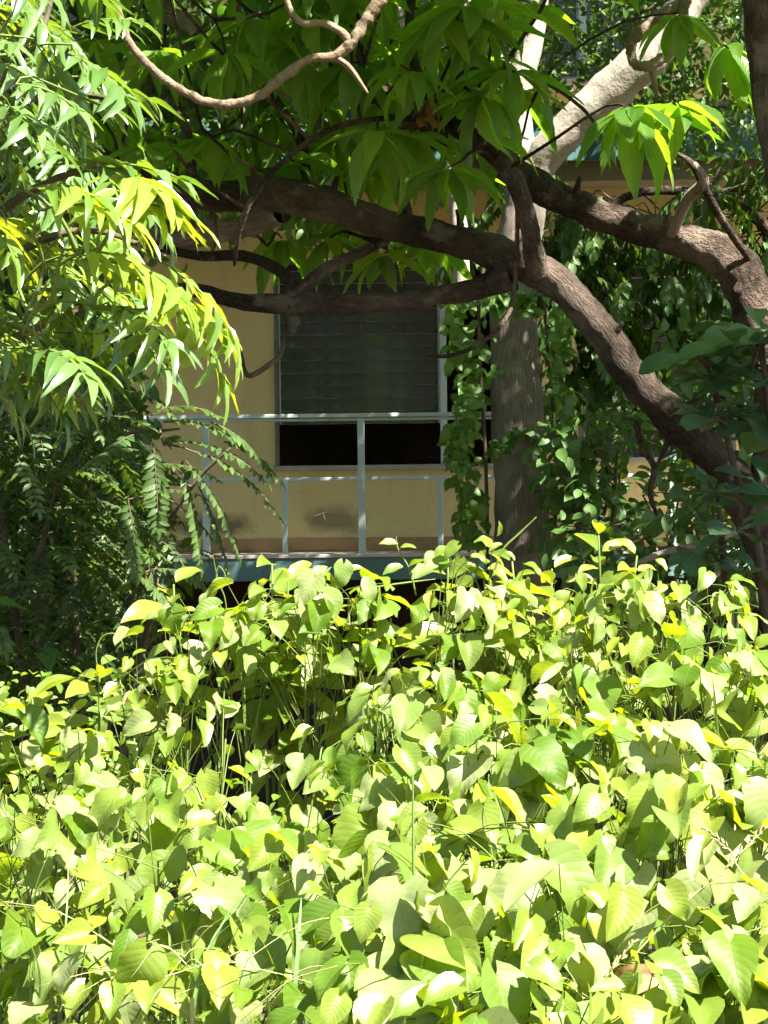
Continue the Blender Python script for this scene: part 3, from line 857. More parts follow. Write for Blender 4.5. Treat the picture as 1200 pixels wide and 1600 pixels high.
# curled dead leaves hanging at the fork
for k in range(5):
    p = at(652 + U(0, 22), 150 + U(-10, 12), 8.55)
    g_ = tpl(p_oval, 0.16, 6, C5, 0, 1.6, 1.0 + 0.3 * k, 0.08, 0.1)
    LT.stems.append(('dead_leaf', (np.einsum('ij,vj->vi', frame(p, (U(-.3, .3), U(-.3, .1), -1), (U(-1, 1), -1, 0.2), U(0.09, 0.16))[:3, :3], g_[0]) + p, g_[1], g_[2]), 'dead', 'brown curled dead leaf'))
LT.finish('leaf', 300, 'crown', 'bark_dark')

# dark trunk cutting the upper right corner
tb = ground_pt(1.62, 7.0)
DT = Plant('corner_tree', 'dark upright trunk along the upper right edge', 'tree', tb)
DT.limb('trunk', [tb, np.array((1.58, 7.0, 2.0)), at(1272, 480, 7.0), at(1237, 300, 7.0), at(1205, 150, 7.0), at(1195, 40, 7.0), at(1185, -90, 7.0), at(1150, -400, 7.1)], [0.12, 0.1, 0.09, 0.075, 0.07, 0.07, 0.068, 0.05], 'bark_dark', 14, 8, 0.13, 10.0)
for k in range(60):
    c = np.array((1.6 + rng.normal() * 0.5, 7.3 + rng.normal() * 0.4, U(5.2, 6.6)))
    if blocked(c): continue
    twig_to(DT, c); whorl(DT, c, 8, U(0.28, 0.36), 'wlow', -0.1, 0.7)
DT.leaves = [x for x in DT.leaves if not leaf_blocked(x[1])]
DT.finish('leaf', 300, 'crown', 'bark_dark')

# ------------------------------------------------------------------ pale tree with the climbing vine
D = 13.3
kp = lambda px: px / FPX * D
pb = ground_pt(float(at(822, 800, D)[0]), D)
PT = Plant('pale_tree', 'tall pale-barked tree with forked limbs standing before the balcony', 'tree', pb)
PT.limb('trunk', [pb, at(818, 1150, D), at(816, 840, D), at(812, 700, D), at(806, 580, D), at(802, 480, D), at(808, 390, D), at(822, 310, D), at(826, 250, D)],
        [kp(66), kp(50), kp(43), kp(41), kp(38), kp(36), kp(35), kp(34), kp(30)], 'bark_pale', 26, 9, 0.10, 9.0)
PT.limb('limb', P((826, 270, D), (815, 215, D), (812, 170, D), (815, 120, D), (832, 60, D), (842, -10, D), (846, -120, D), (830, -400, D)), [kp(24), kp(20), kp(19), kp(21), kp(18), kp(16), kp(15), kp(8)], 'bark_smooth', 16, 7, 0.12, 7.0, label='smooth pale limb rising straight from the fork')
PT.limb('limb', P((814, 140, D), (770, 85, D), (742, 45, D), (715, -10, D), (680, -120, D)), [kp(16), kp(13), kp(11), kp(9), kp(6)], 'bark_smooth', 12, 6, 0.12, 7.0)
PT.limb('limb', P((826, 285, D), (858, 235, D - 0.05), (905, 185, D - 0.1), (960, 135, D - 0.15), (1015, 85, D - 0.2), (1065, 20, D - 0.2), (1110, -60, D - 0.2), (1200, -260, D)), [kp(27), kp(29), kp(31), kp(33), kp(31), kp(27), kp(24), kp(12)], 'bark_smooth', 18, 8, 0.12, 6.0, label='thick pale limb slanting up to the right from the fork')
PT.limb('limb', P((722, 480, 13.9), (720, 380, 13.9), (712, 300, 14.0), (690, 200, 14.0), (640, 60, 14.0), (600, -100, 14.0)), [kp(13), kp(14), kp(13), kp(12), kp(10), kp(8)], 'bark_smooth', 10, 6, 0.12, 7.0)
for pts, rr in (([at(846, -120, D), np.array((0.6, 12.8, 7.4)), np.array((-0.6, 12.2, 8.2))], (0.06, 0.05, 0.03)), ([at(1110, -60, D), np.array((2.4, 12.6, 7.4)), np.array((3.0, 12.0, 8.0))], (0.09, 0.06, 0.03)),
                ([at(680, -120, D), np.array((-0.8, 13.4, 7.2)), np.array((-2.2, 13.4, 7.8))], (0.03, 0.03, 0.02))):
    PT.limb('limb', pts, rr, 'bark_smooth', 8, 5, 0.1)

def clump(pl, c, n, spread, key, size, face=0.5, droop=0.3):
    for _ in range(n):
        p = c + rng.normal(size=3) * spread
        d = nrm(rdir() + np.array((0, 0, -droop)))
        nn = nrm(rdir() * (1 - face) + np.array((0.1, -0.25, 0.9)) * face)
        pl.leaf(pick3(key), p, d, nn, size * U(0.6, 1.2))
cnt = 0
while cnt < 470:
    c = np.array((U(-3.8, 4.8), U(10.6, 15.3), U(5.7, 9.2)))
    if project(c)[0][1] > -90 or blocked(c): continue
    cnt += 1
    if cnt % 2: twig_to(PT, c, 0.006)
    clump(PT, c, 34, 0.17, 'bg', 0.15)
# foliage in view behind and around the limbs
n = 0
while n < 230:
    px, py = U(560, 1230), U(-80, 260)
    if py > 210 - max(0, 880 - px) * 0.2 and not (1080 < px): continue
    c = at(px, py, U(13.9, 15.2))
    n += 1
    clump(PT, c, 26, 0.13, 'bg', 0.105)
PT.leaves = [x for x in PT.leaves if not blocked(x[1][:3, 3])]
PT.finish('leaf', 300, 'crown', 'woody')

# ------------------------------------------------------------------ climbing vine on the pale trunk
vb = pb + np.array((-0.25, -0.15, 0.05))
CV = Plant('climbing_vine', 'green heart-leaved vine climbing both sides of the pale trunk', 'vine', vb)
for pts in (((770, 1250, 13.1), (762, 840, 13.15), (758, 700, 13.15), (752, 600, 13.15), (748, 480, 13.15), (760, 390, 13.15)), ((850, 1250, 13.1), (866, 860, 13.15), (868, 700, 13.15), (858, 560, 13.15), (850, 480, 13.15), (838, 420, 13.1))):
    CV.limb('stem', P(*pts), [0.012] * 6, 'woody', 6, 5, 0.1)
ring = [pb + np.array((0, 0, float(at(812, 690, D)[2]) - pb[2])) + np.array((0.0 + 0.185 * math.sin(a), -0.19 * math.cos(a), 0.04 * math.sin(a * 2 + 1))) for a in np.linspace(-1.9, 1.9, 9)]
ring = [r_ + np.array((float(at(812, 690, D)[0]) - pb[0], 0, 0)) for r_ in ring]
CV.limb('stem', ring, [0.010] * 9, 'woody', 6, 4, 0.1, label='thin stem wrapped round the trunk')
def vleaf(px, py, d, s):
    p = at(px, py, d)
    dd = nrm((U(-.9, .9), U(-.6, .1), -1 + U(0, .9)))
    CV.leaf(pick3('ivy'), p, dd, nrm((U(-.7, .7), -0.7, U(.0, 1.1))), s)
for k in range(330):
    py = U(455, 850)
    vleaf(730 + 8 * math.sin(py / 40) + float(np.clip(rng.normal(), -1.7, 1.7)) * (13 + 8 * (py < 600)), py, U(12.85, 13.4), U(0.05, 0.10))
for k in range(210):
    py = U(470, 880)
    vleaf(876 + 8 * math.sin(py / 33) + float(np.clip(rng.normal(), -1.7, 1.7)) * 12, py, U(12.85, 13.4), U(0.045, 0.09))
for k in range(40):
    a = U(-1.4, 1.4)
    r_ = ring[int((a + 1.9) / 3.8 * 8)]
    q = project(r_)[0]
    vleaf(q[0] + U(-12, 12), q[1] + U(-14, 14), 13.08, U(0.04, 0.08))
for k in range(40):
    vleaf(U(770, 850), rng.normal(470, 10), 13.0, U(0.05, 0.1))
CV.finish('leaf', 300, 'foliage', 'woody')

# ------------------------------------------------------------------ lianas in front of the upper leaves
def liana(label, pts, rpx, mat='liana', group=None):
    Pp = P(*pts)
    pl = Plant('liana', label, 'vine', Pp[0], group)
    rr = np.broadcast_to(np.asarray(rpx, float), (len(pts),)) / FPX * pts[0][2]
    pl.limb('stem', Pp, rr, mat, 12, 12, 0.38, 34.0)
    return pl
l1 = liana('long grey liana sagging in a deep curve below the upper edge', ((170, -80, 7.7), (184, 15, 7.7), (205, 70, 7.7), (250, 118, 7.7), (305, 152, 7.7), (350, 163, 7.7), (400, 152, 7.7), (445, 118, 7.7), (485, 92, 7.7), (520, 88, 7.7), (545, 72, 7.7), (570, 35, 7.7), (598, -10, 7.7), (625, -90, 7.7)), [6, 6, 6, 6.5, 7, 7, 7.5, 8, 7, 7, 9, 9, 10, 10])
l1.limb('side_stem', P((525, 90, 7.7), (545, 105, 7.7), (558, 122, 7.7), (574, 145, 7.7)), [0.014, 0.012, 0.01, 0.006], 'liana', 8, 5, 0.2, 30.0)
l1.limb('side_stem', P((548, 66, 7.7), (530, 48, 7.7), (505, 36, 7.7), (475, 36, 7.7), (455, 18, 7.7), (440, -30, 7.7)), [0.017, 0.016, 0.014, 0.013, 0.012, 0.012], 'liana', 8, 5, 0.2, 30.0)
l1.finish()
l2 = liana('twisted brown liana loop hanging across the thick pale limb', ((1085, -80, 12.4), (1072, -5, 12.4), (1040, 20, 12.4), (1000, 50, 12.4), (986, 72, 12.4), (990, 98, 12.4), (1010, 104, 12.35), (1040, 88, 12.35), (1062, 50, 12.35), (1070, 5, 12.35), (1078, -80, 12.4)), [11, 11, 11, 10, 8, 7, 8, 9, 9, 8, 8])
l2.limb('side_stem', P((1016, 100, 12.35), (1022, 125, 12.4), (1026, 150, 12.4)), [0.025, 0.02, 0.012], 'liana', 8, 5, 0.2, 30.0)
l2.finish()
l3 = liana('thin bare dark liana crossing in front of the forked pale tree', ((690, 145, 8.6), (735, 108, 8.6), (800, 112, 8.7), (850, 128, 8.8), (905, 165, 8.9), (935, 200, 9.0)), [3, 3, 3, 3, 3, 2.5], 'bark_dark')
l3.finish()

# ------------------------------------------------------------------ sickle-leaved tree at the upper left
nb = ground_pt(-1.9, 5.2)
NT_ = Plant('sickle_leaf_tree', 'sunlit yellow-green tree with narrow sickle leaflets at the upper left', 'tree', nb)
NT_.limb('trunk', [nb, np.array((-1.8, 5.2, 2.0)), np.array((-1.62, 5.25, 3.2)), np.array((-1.45, 5.2, 4.4)), np.array((-1.3, 5.2, 5.2))], [0.1, 0.085, 0.07, 0.05, 0.03], 'bark_dark', 12, 6, 0.1)
for pts in (((-100, 420, 5.2), (0, 330, 5.15), (110, 270, 5.1), (190, 265, 5.0)), ((-110, 520, 5.3), (20, 400, 5.2), (140, 360, 5.15), (260, 400, 5.1)), ((-100, 600, 5.4), (40, 520, 5.5), (150, 480, 5.5), (260, 480, 5.4)),
            ((-100, 250, 5.2), (0, 120, 5.2), (60, 60, 5.2), (90, -40, 5.3)), ((-80, 300, 5.2), (20, 180, 5.2), (120, 150, 5.2), (200, 160, 5.1)), ((-100, 640, 5.5), (20, 600, 5.6), (120, 560, 5.7))):
    NT_.limb('branch', [np.array((-1.6, 5.25, float(at(*pts[0])[2]) - 0.25))] + P(*pts), [0.024, 0.018, 0.012, 0.009, 0.005], 'woody', 7, 5, 0.1)
def frond(pl, p, d, L, npair, ls, key, rachis_mat=None, bend=0.5, hang=0.5, tipleaf=True, face=0.0, rr=0.003):
    """a pinnate leaf: bent rachis with paired leaflets"""
    d = nrm(d)
    pts = [p]
    dd = d.copy()
    K = npair + 1
    for i in range(K):
        dd = nrm(dd + np.array((0, 0, -bend / K)))
        pts.append(pts[-1] + dd * L / K)
    pl.twigs.append(tube(pts, [rr] * (K) + [rr * 0.4], 4, 1, 0, 1, False))
    for i in range(1, K + 1):
        q = pts[i]
        t = nrm(pts[i] - pts[i - 1])
        sx = nrm(np.cross(t, (0, 0, 1)) + 1e-3 * rdir())
        up = np.cross(sx, t)
        for s in (-1, 1):
            a = U(0.5, 0.95) if key != 'fern' else U(1.0, 1.3)
            ld = nrm(t * math.cos(a) + sx * s * math.sin(a) + np.array((0, 0, -hang * U(0.5, 1.3))) + rdir() * 0.12)
            ln = nrm(up + rdir() * 0.35 + np.array((0, -face, 0)))
            prof = 0.75 + 0.35 * math.sin(math.pi * i / (K + 0.5))
            pl.leaf(pick3(key), q, ld, ln, ls * prof * U(0.85, 1.12))
    if tipleaf:
        pl.leaf(pick3(key), pts[-1], nrm(pts[-1] - pts[-2]), up, ls)
def in_left(px, py):
    if py < 230: return px < 105 + 30 * math.sin(py / 40)
    if py < 420: return px < 150 + (py - 230) * 0.5
    return px < 250 - (py - 420) * 0.95 and py < 560
n = 0
while n < 88:
    px, py = U(-120, 300), U(-60, 600)
    if not in_left(px, py): continue
    n += 1
    d_ = U(4.8, 5.7)
    p = at(px, py, d_)
    az = U(-1.2, 1.2)
    dr = np.array((math.cos(az) * U(0.6, 1), math.sin(az) * -0.8, U(-0.5, 0.35)))
    if px > 150: dr[0] = abs(dr[0])
    twig_to(NT_, p, 0.003)
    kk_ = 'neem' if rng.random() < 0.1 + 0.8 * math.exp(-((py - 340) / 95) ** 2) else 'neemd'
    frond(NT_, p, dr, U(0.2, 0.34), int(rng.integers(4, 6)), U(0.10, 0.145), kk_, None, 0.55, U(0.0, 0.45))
for px, py, d_, dr, L, ls in ((170, 330, 4.85, (0.9, -0.2, 0.45), 0.16, 0.16), (235, 400, 4.9, (0.9, -0.2, -0.35), 0.26, 0.15), (200, 280, 4.85, (0.5, -0.5, 0.1), 0.1, 0.17), (60, 330, 4.8, (0.8, -0.4, 0.3), 0.25, 0.15),
                             (270, 470, 5.0, (0.7, -0.3, -0.6), 0.22, 0.14), (210, 420, 5.0, (0.8, -0.3, -0.2), 0.3, 0.15), (100, 390, 4.8, (0.9, -0.3, 0.1), 0.3, 0.16), (40, 300, 4.8, (0.8, -0.5, 0.35), 0.2, 0.15)):
    p = at(px, py, d_)
    twig_to(NT_, p, 0.004)
    frond(NT_, p, dr, L, 4, ls, 'neem', None, 0.8, 0.35)
for k in range(70):       # crown out of the frame, up and to the left
    c = np.array((U(-2.6, -0.9), U(4.8, 6.3), U(4.3, 5.6)))
    q = project(c)[0]
    if q[1] > -60 and q[0] > -120: continue
    frond(NT_, c, rdir(), 0.3, 5, 0.13, 'neem', None, 0.8, 0.5)
NT_.finish('leaflet', 300, 'foliage', 'stem')

# ------------------------------------------------------------------ dark fern-leaved shrub at the lower left
fb = ground_pt(-1.25, 8.2)
FS = Plant('fern_leaf_shrub', 'dark shrub with arching rows of small paired leaflets at the lower left', 'shrub', fb)
for pts in (((60, 1000, 8.2), (80, 800, 8.2), (120, 640, 8.1)), ((120, 1050, 8.2), (122, 820, 8.1), (180, 690, 8.0), (280, 670, 7.95)), ((30, 1000, 8.3), (0, 800, 8.3), (-40, 650, 8.4)), ((180, 1050, 8.1), (230, 880, 8.0), (300, 760, 7.95), (360, 700, 7.9)), ((210, 1080, 8.0), (240, 960, 7.95), (270, 880, 7.9))):
    FS.limb('stem', [fb + rng.normal(size=3) * np.array((0.1, 0.1, 0))] + P(*pts), [0.024, 0.016] + [0.009] * (len(pts) - 2) + [0.005], 'woody', 8, 5, 0.1)
def in_fern(px, py):
    return px < 205 + 50 * math.sin((py - 600) / 480 * math.pi) and 590 < py < 1110
n = 0
while n < 400:
    px, py = U(-60, 330), U(580, 1110)
    if not in_fern(px, py): continue
    n += 1
    p = at(px, py, U(7.7, 8.9))
    az = U(0, 6.28)
    frond(FS, p, (math.cos(az), math.sin(az) * 0.7, U(-0.6, 0.4)), U(0.2, 0.34), int(rng.integers(7, 11)), U(0.04, 0.055), 'fern', None, 0.8, 0.15, True, 0.4, 0.0025)
for px, py, d_, dr, L, npair in ((255, 660, 7.8, (1, -.1, .25), 0.30, 12), (270, 690, 7.8, (1, -.2, .1), 0.4, 14), (300, 705, 7.75, (1, -.1, -.2), 0.42, 15), (290, 720, 7.75, (.8, -.1, -.8), 0.42, 15), (285, 740, 7.75, (.3, -.1, -1), 0.36, 14), (255, 740, 7.7, (-.25, -.1, -1), 0.30, 12), (240, 700, 7.7, (.1, -.2, -1), 0.3, 12),
                                 (330, 660, 7.8, (1, -.1, -.3), 0.3, 12), (200, 780, 7.7, (.2, -.2, -1), 0.28, 10), (310, 760, 7.8, (.5, 0, -.9), 0.36, 13), (350, 690, 7.8, (1, 0, -.15), 0.26, 11), (230, 650, 7.8, (.7, -.1, .4), 0.28, 11), (240, 890, 7.7, (1, -.2, .2), 0.22, 9), (215, 900, 7.7, (.8, -.3, -.3), 0.22, 9), (225, 945, 7.7, (.9, -.3, .1), 0.2, 9)):
    p = at(px, py, d_)
    twig_to(FS, p, 0.004)
    frond(FS, p, dr, L, npair, 0.056, 'fern', None, 1.0, 0.15, True, 0.5, 0.003)
FS.finish('leaflet', 300, 'foliage', 'woody', min_px=6)

# tree mass behind the left side, in shade
bb = ground_pt(-2.6, 11.0)
BT = Plant('shade_tree', 'dense dark leafy tree behind the sunlit leaves at the left edge', 'tree', bb)
BT.limb('trunk', [bb, np.array((-2.5, 11.0, 2.2)), np.array((-2.3, 10.9, 4.0)), np.array((-2.0, 10.8, 5.6))], [0.14, 0.12, 0.09, 0.05], 'bark_dark', 12, 6, 0.1)
BT.limb('branch', [np.array((-2.35, 10.95, 3.4)), np.array((-1.8, 10.6, 4.4)), np.array((-1.2, 10.5, 5.2))], [0.06, 0.04, 0.02], 'bark_dark', 8, 5, 0.1)
BT.limb('branch', [np.array((-2.45, 10.95, 2.4)), np.array((-1.9, 10.6, 3.0)), np.array((-1.5, 10.4, 3.3))], [0.05, 0.035, 0.02], 'bark_dark', 8, 5, 0.1)
n = 0
while n < 330:
    px, py = U(-120, 520), U(-150, 1080)
    if py > 330 and px > 185 + 30 * math.sin(py / 60): continue
    if py < 330 and px > 300 and rng.random() < 0.4: continue
    n += 1
    c = at(px, py, U(10.0, 12.4))
    if n % 3 == 0: twig_to(BT, c, 0.006)
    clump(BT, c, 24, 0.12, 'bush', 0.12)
for k in range(170):  # unseen clumps added beyond the left edge to keep sky light out
    c = at(U(-700, -110), U(-200, 1250), U(7.6, 12.0))
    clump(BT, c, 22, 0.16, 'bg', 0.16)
for k in range(130):
    px, py = U(-60, 215), U(600, 1080)
    clump(BT, at(px, py, U(9.2, 10.0)), 20, 0.10, 'bush', 0.11)
BT.finish('leaf', 300, 'foliage', 'woody')

# ------------------------------------------------------------------ shrubs on the right
def bush(name, label, base, stems, spots, key, size, per, spread, leaf_limit=300):
    b = Plant(name, label, 'shrub', base)
    for pts in stems:
        b.limb('stem', [base] + P(*pts), [0.022] + [0.013] * (len(pts) - 1) + [0.006], 'woody', 7, 5, 0.1)
    for (px, py, d_) in spots:
        c = at(px, py, d_)
        twig_to(b, c, 0.004)
        for _ in range(per):
            p = c + rng.normal(size=3) * spread
            o = nrm(p - c + rdir() * 0.05)
            d = nrm(o + np.array((0, -0.15, -0.25)))
            b.leaf(pick3(key), p, d, nrm(np.array((0.1, -0.45, 0.8)) + rdir() * 0.5), size * U(0.65, 1.15))
    b.finish('leaf', leaf_limit)
    return b
sp_ = []
while len(sp_) < 46:
    px, py = U(862, 1010), U(615, 900)
    if px > 985 and py < 860 and py > 700: continue
    if py < 640 + abs(px - 930) * 0.25: continue
    sp_.append((px, py, U(12.2, 12.9)))
b0 = ground_pt(float(at(930, 800, 12.5)[0]), 12.5)
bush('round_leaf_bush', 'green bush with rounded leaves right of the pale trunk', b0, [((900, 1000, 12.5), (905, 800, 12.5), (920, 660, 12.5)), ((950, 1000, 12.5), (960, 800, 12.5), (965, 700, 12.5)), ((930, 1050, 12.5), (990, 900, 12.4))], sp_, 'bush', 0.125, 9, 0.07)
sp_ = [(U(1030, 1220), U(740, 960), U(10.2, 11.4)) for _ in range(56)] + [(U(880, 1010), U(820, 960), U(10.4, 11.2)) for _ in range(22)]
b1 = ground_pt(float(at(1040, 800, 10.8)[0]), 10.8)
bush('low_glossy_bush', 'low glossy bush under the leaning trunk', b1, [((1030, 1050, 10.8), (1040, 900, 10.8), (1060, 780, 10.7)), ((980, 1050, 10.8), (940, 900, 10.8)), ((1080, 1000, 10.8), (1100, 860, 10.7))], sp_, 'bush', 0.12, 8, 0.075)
# glossy broad leaves over the foot of the leaning trunk
eb = ground_pt(1.75, 8.3)
EB = Plant('broad_leaf_shrub', 'shrub with broad blue-green leaves in front of the leaning trunk', 'shrub', eb)
for pts in (((1190, 900, 8.3), (1150, 740, 8.3), (1120, 620, 8.25), (1100, 560, 8.2)), ((1230, 800, 8.3), (1200, 640, 8.2), (1190, 520, 8.2)), ((1150, 1000, 8.3), (1130, 860, 8.3), (1120, 760, 8.3))):
    EB.limb('stem', [eb] + P(*pts), [0.028, 0.022] + [0.014] * (len(pts) - 2) + [0.008], 'woody', 8, 5, 0.1)
for px, py, n_, L in ((1090, 560, 8, 0.2), (1120, 590, 8, 0.19), (1150, 545, 7, 0.2), (1185, 515, 7, 0.22), (1180, 600, 8, 0.2), (1150, 650, 8, 0.19), (1195, 670, 7, 0.19), (1110, 650, 6, 0.17), (1175, 560, 7, 0.2), (1120, 770, 6, 0.18), (1150, 830, 6, 0.18), (1095, 790, 5, 0.16), (1190, 760, 6, 0.18), (1165, 900, 6, 0.17), (1100, 860, 6, 0.16)):
    c = at(px, py, U(8.0, 8.35))
    twig_to(EB, c, 0.006)
    for i in range(n_):
        az = i / n_ * 6.28 + U(-.3, .3)
        el = U(-0.3, 0.6)
        d = nrm((math.cos(az) * math.cos(el), math.sin(az) * math.cos(el) - 0.2, math.sin(el)))
        EB.leaf(pick3('broad'), c + d * 0.02, d, nrm(np.array((0.1, -0.3, 0.9)) + rdir() * 0.3), L * U(0.85, 1.25))
EB.finish('leaf', 300)
# bare fallen stick in the shade
st = Plant('fallen_stick', 'bare grey stick leaning in the shade behind the yellow shoots', 'stick', at(1000, 905, 9.4))
st.limb('stick', P((985, 885, 9.2), (1040, 862, 9.3), (1100, 850, 9.5), (1150, 830, 9.8)), [0.012, 0.014, 0.016, 0.018], 'bark_pale', 8, 5, 0.15, 14.0)
st.limb('side_shoot', P((1160, 870, 9.5), (1110, 905, 9.4), (1060, 950, 9.3)), [0.01, 0.012, 0.014], 'bark_pale', 7, 4, 0.15, 14.0)
st.finish()

b2 = ground_pt(-3.6, 14.6)
PT2 = Plant('wall_tree', 'dark leafy tree in front of the upper left storey', 'tree', b2)
PT2.limb('trunk', [b2, np.array((-3.6, 14.6, 2.5)), np.array((-3.3, 14.5, 4.6)), np.array((-2.4, 14.5, 5.6))], [0.1, 0.09, 0.07, 0.04], 'bark_dark', 12, 6, 0.1)
PT2.limb('branch', [np.array((-3.3, 14.5, 4.6)), np.array((-2.0, 14.5, 5.1)), np.array((-0.8, 14.4, 5.4))], [0.05, 0.035, 0.015], 'bark_dark', 8, 5, 0.1)
# dark hanging foliage behind the leaning trunk, before the right-hand wall
hb = ground_pt(3.3, 14.4)
HT = Plant('hanging_leaf_tree', 'dark leafy tree hanging over the right end of the building', 'tree', hb)
HT.limb('trunk', [hb, np.array((3.3, 14.4, 2.5)), np.array((3.1, 14.4, 4.5)), np.array((2.6, 14.3, 6.0))], [0.12, 0.1, 0.08, 0.05], 'bark_dark', 12, 6, 0.1)
HT.limb('branch', [np.array((3.15, 14.4, 4.2)), np.array((2.5, 14.2, 4.8)), np.array((1.8, 14.1, 4.9)), np.array((1.3, 14.1, 4.6))], [0.06, 0.04, 0.03, 0.015], 'bark_dark', 8, 5, 0.1)
n = 0
while n < 330:
    px, py = U(845, 1260), U(240, 590)
    if py < 300 - max(0, px - 1060) * 0.6: continue
    if px > 940 and py > 490 and px < 1080 and rng.random() < 0.6: continue
    if px < 900 and py > 520: continue
    n += 1
    c = at(px, py, U(13.8, 14.7))
    if n % 2: twig_to(HT, c, 0.005)
    az = U(0, 6.28)
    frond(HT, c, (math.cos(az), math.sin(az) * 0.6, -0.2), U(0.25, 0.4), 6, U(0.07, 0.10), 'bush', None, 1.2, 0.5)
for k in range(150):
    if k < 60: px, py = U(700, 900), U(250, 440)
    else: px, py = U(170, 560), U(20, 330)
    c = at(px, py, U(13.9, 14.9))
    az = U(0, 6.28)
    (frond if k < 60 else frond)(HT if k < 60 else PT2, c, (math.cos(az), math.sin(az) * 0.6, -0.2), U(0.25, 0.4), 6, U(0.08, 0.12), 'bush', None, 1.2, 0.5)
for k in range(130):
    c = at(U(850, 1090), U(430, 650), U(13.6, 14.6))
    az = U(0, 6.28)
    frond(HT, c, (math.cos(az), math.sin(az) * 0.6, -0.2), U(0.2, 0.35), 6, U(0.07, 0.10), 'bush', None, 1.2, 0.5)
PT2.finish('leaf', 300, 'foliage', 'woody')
for k in range(150):  # unseen foliage added past the right edge to deepen the shade there
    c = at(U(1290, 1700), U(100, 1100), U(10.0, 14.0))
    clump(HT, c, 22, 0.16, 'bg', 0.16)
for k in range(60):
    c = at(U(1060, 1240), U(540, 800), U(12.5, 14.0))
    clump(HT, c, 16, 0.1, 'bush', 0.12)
HT.finish('leaf', 300, 'foliage', 'woody')

# ------------------------------------------------------------------ sunlit thicket in the foreground
def place(px, py, d):
    top = at(px, py, d)
    b = ground_pt(top[0] + U(-0.08, 0.08), top[1] + U(-0.05, 0.08))
    return top, b
def stem_path(b, top):
    h = top - b
    s1 = rng.normal(size=3) * np.array((0.05, 0.05, 0.0))
    return [b, b + h * 0.4 + s1, b + h * 0.75 + s1 * 0.5, top]

def heart_shrub(px, py, d, label, group=None, n=34, rad=(0.26, 0.24, 0.30), L=0.12):
    """rounded mound of drooping heart-shaped leaves on long petioles; stems run inside it"""
    top, b = place(px, py, d)
    pl = Plant('heart_leaf_shrub', label, 'shrub', b, group)
    rad = np.array(rad) * U(0.85, 1.2)
    c = top - np.array((0, 0, rad[2]))
    nst = 2
    tips = []
    for k in range(nst):
        az = k * 2.1 + U(0, 1)
        tp = c + np.array((math.cos(az) * rad[0] * 0.45, math.sin(az) * rad[1] * 0.45, rad[2] * U(0.35, 0.75)))
        path = stem_path(b, tp)
        tips.append((catmull(path, 8), tube(path, [0.006, 0.005, 0.004, 0.0025], 6, 4, 0.05, 10), []))
    for i in range(n):
        u = rng.normal(size=3) + np.array((0.15, -0.75, 0.95))
        u = nrm(u)
        if u[2] < -0.45: u[2] = -u[2]
        q = c + u * rad * U(0.6, 1.12)
        C, g0, geo = tips[i % nst]
        w = C[int(len(C) * U(0.55, 0.99))]
        out = np.array((u[0], u[1], 0))
        young = (u[2] > 0.7 and rng.random() < 0.6) or rng.random() < 0.14
        mpt = (w + q) / 2 + np.array((0, 0, 0.03))
        geo.append(tube([w, mpt, q], [0.0019, 0.0015, 0.0011], 4, 2, 0, 1, False))
        dd = nrm(out * 0.8 + np.array((U(-.6, .6), -0.2, -U(0.0, 0.85))) + rdir() * 0.3)
        nn = nrm(u * 0.5 + SN * 0.55 + rdir() * 0.5)
        if young:
            pl.leaf(pick3('yheart'), q, dd, nn, L * U(0.4, 0.75))
        elif rng.random() < 0.22:
            pl.leaf(pick3('oval'), q, dd, nn, L * U(0.5, 1.0))
        else:
            pl.leaf(f'heart{int(rng.integers(7))}' if rng.random() > 0.008 else pick3('dead'), q, dd, nn, L * float(np.clip(rng.lognormal(-0.2, 0.38), 0.34, 1.06)))
    for C, g0, geo in tips:
        pl.stems.append(('stem', cat_geo([g0, *geo]), 'stem', None))
    pl.finish('leaf', 300)
    return pl

def whorl_shrub(px, py, d, label, group=None, nst=4, L=0.15, per=15):
    """upright shoots crowned by yellow-green pointed leaves"""
    top, b = place(px, py, d)
    pl = Plant('pointed_leaf_shrub', label, 'shrub', b, group)
    for k in range(nst):
        off = np.zeros(3) if k == 0 else np.array((rng.normal() * 0.14, rng.normal() * 0.1, -abs(rng.normal()) * 0.12 - 0.03))
        tp = top + off - np.array((0, 0, 0.03))
        path = stem_path(b + off * 0.3 * np.array((1, 1, 0)), tp)
        C = catmull(path, 10)
        a = U(0, 6.28)
        for i in range(per):
            h = 0.62 + 0.38 * (i / (per - 1)) ** 0.5
            q = C[int(h * (len(C) - 1))]
            a += 2.4
            el = -0.35 + 0.9 * (i / per) + U(-.15, .15)
            dd = np.array((math.cos(a) * math.cos(el), math.sin(a) * math.cos(el), math.sin(el)))
            dd = nrm(dd + rdir() * 0.22 + np.array((0, -0.1, 0)))
            nn = nrm(np.array((0, -0.3, 0.8)) + SN * 0.5 + rdir() * 0.45)
            kk = pick3('young') if i > per * 0.55 else pick3('oval')
            pl.leaf(kk, q + dd * 0.01, dd, nn, L * U(0.55, 1.2) * (1.1 if i < per * 0.7 else 0.7))
        pl.stems.append(('stem', tube(path, [0.009, 0.007, 0.005, 0.003], 6, 4, 0.05, 10), 'stem', None))
    pl.finish('leaf', 300)
    return pl

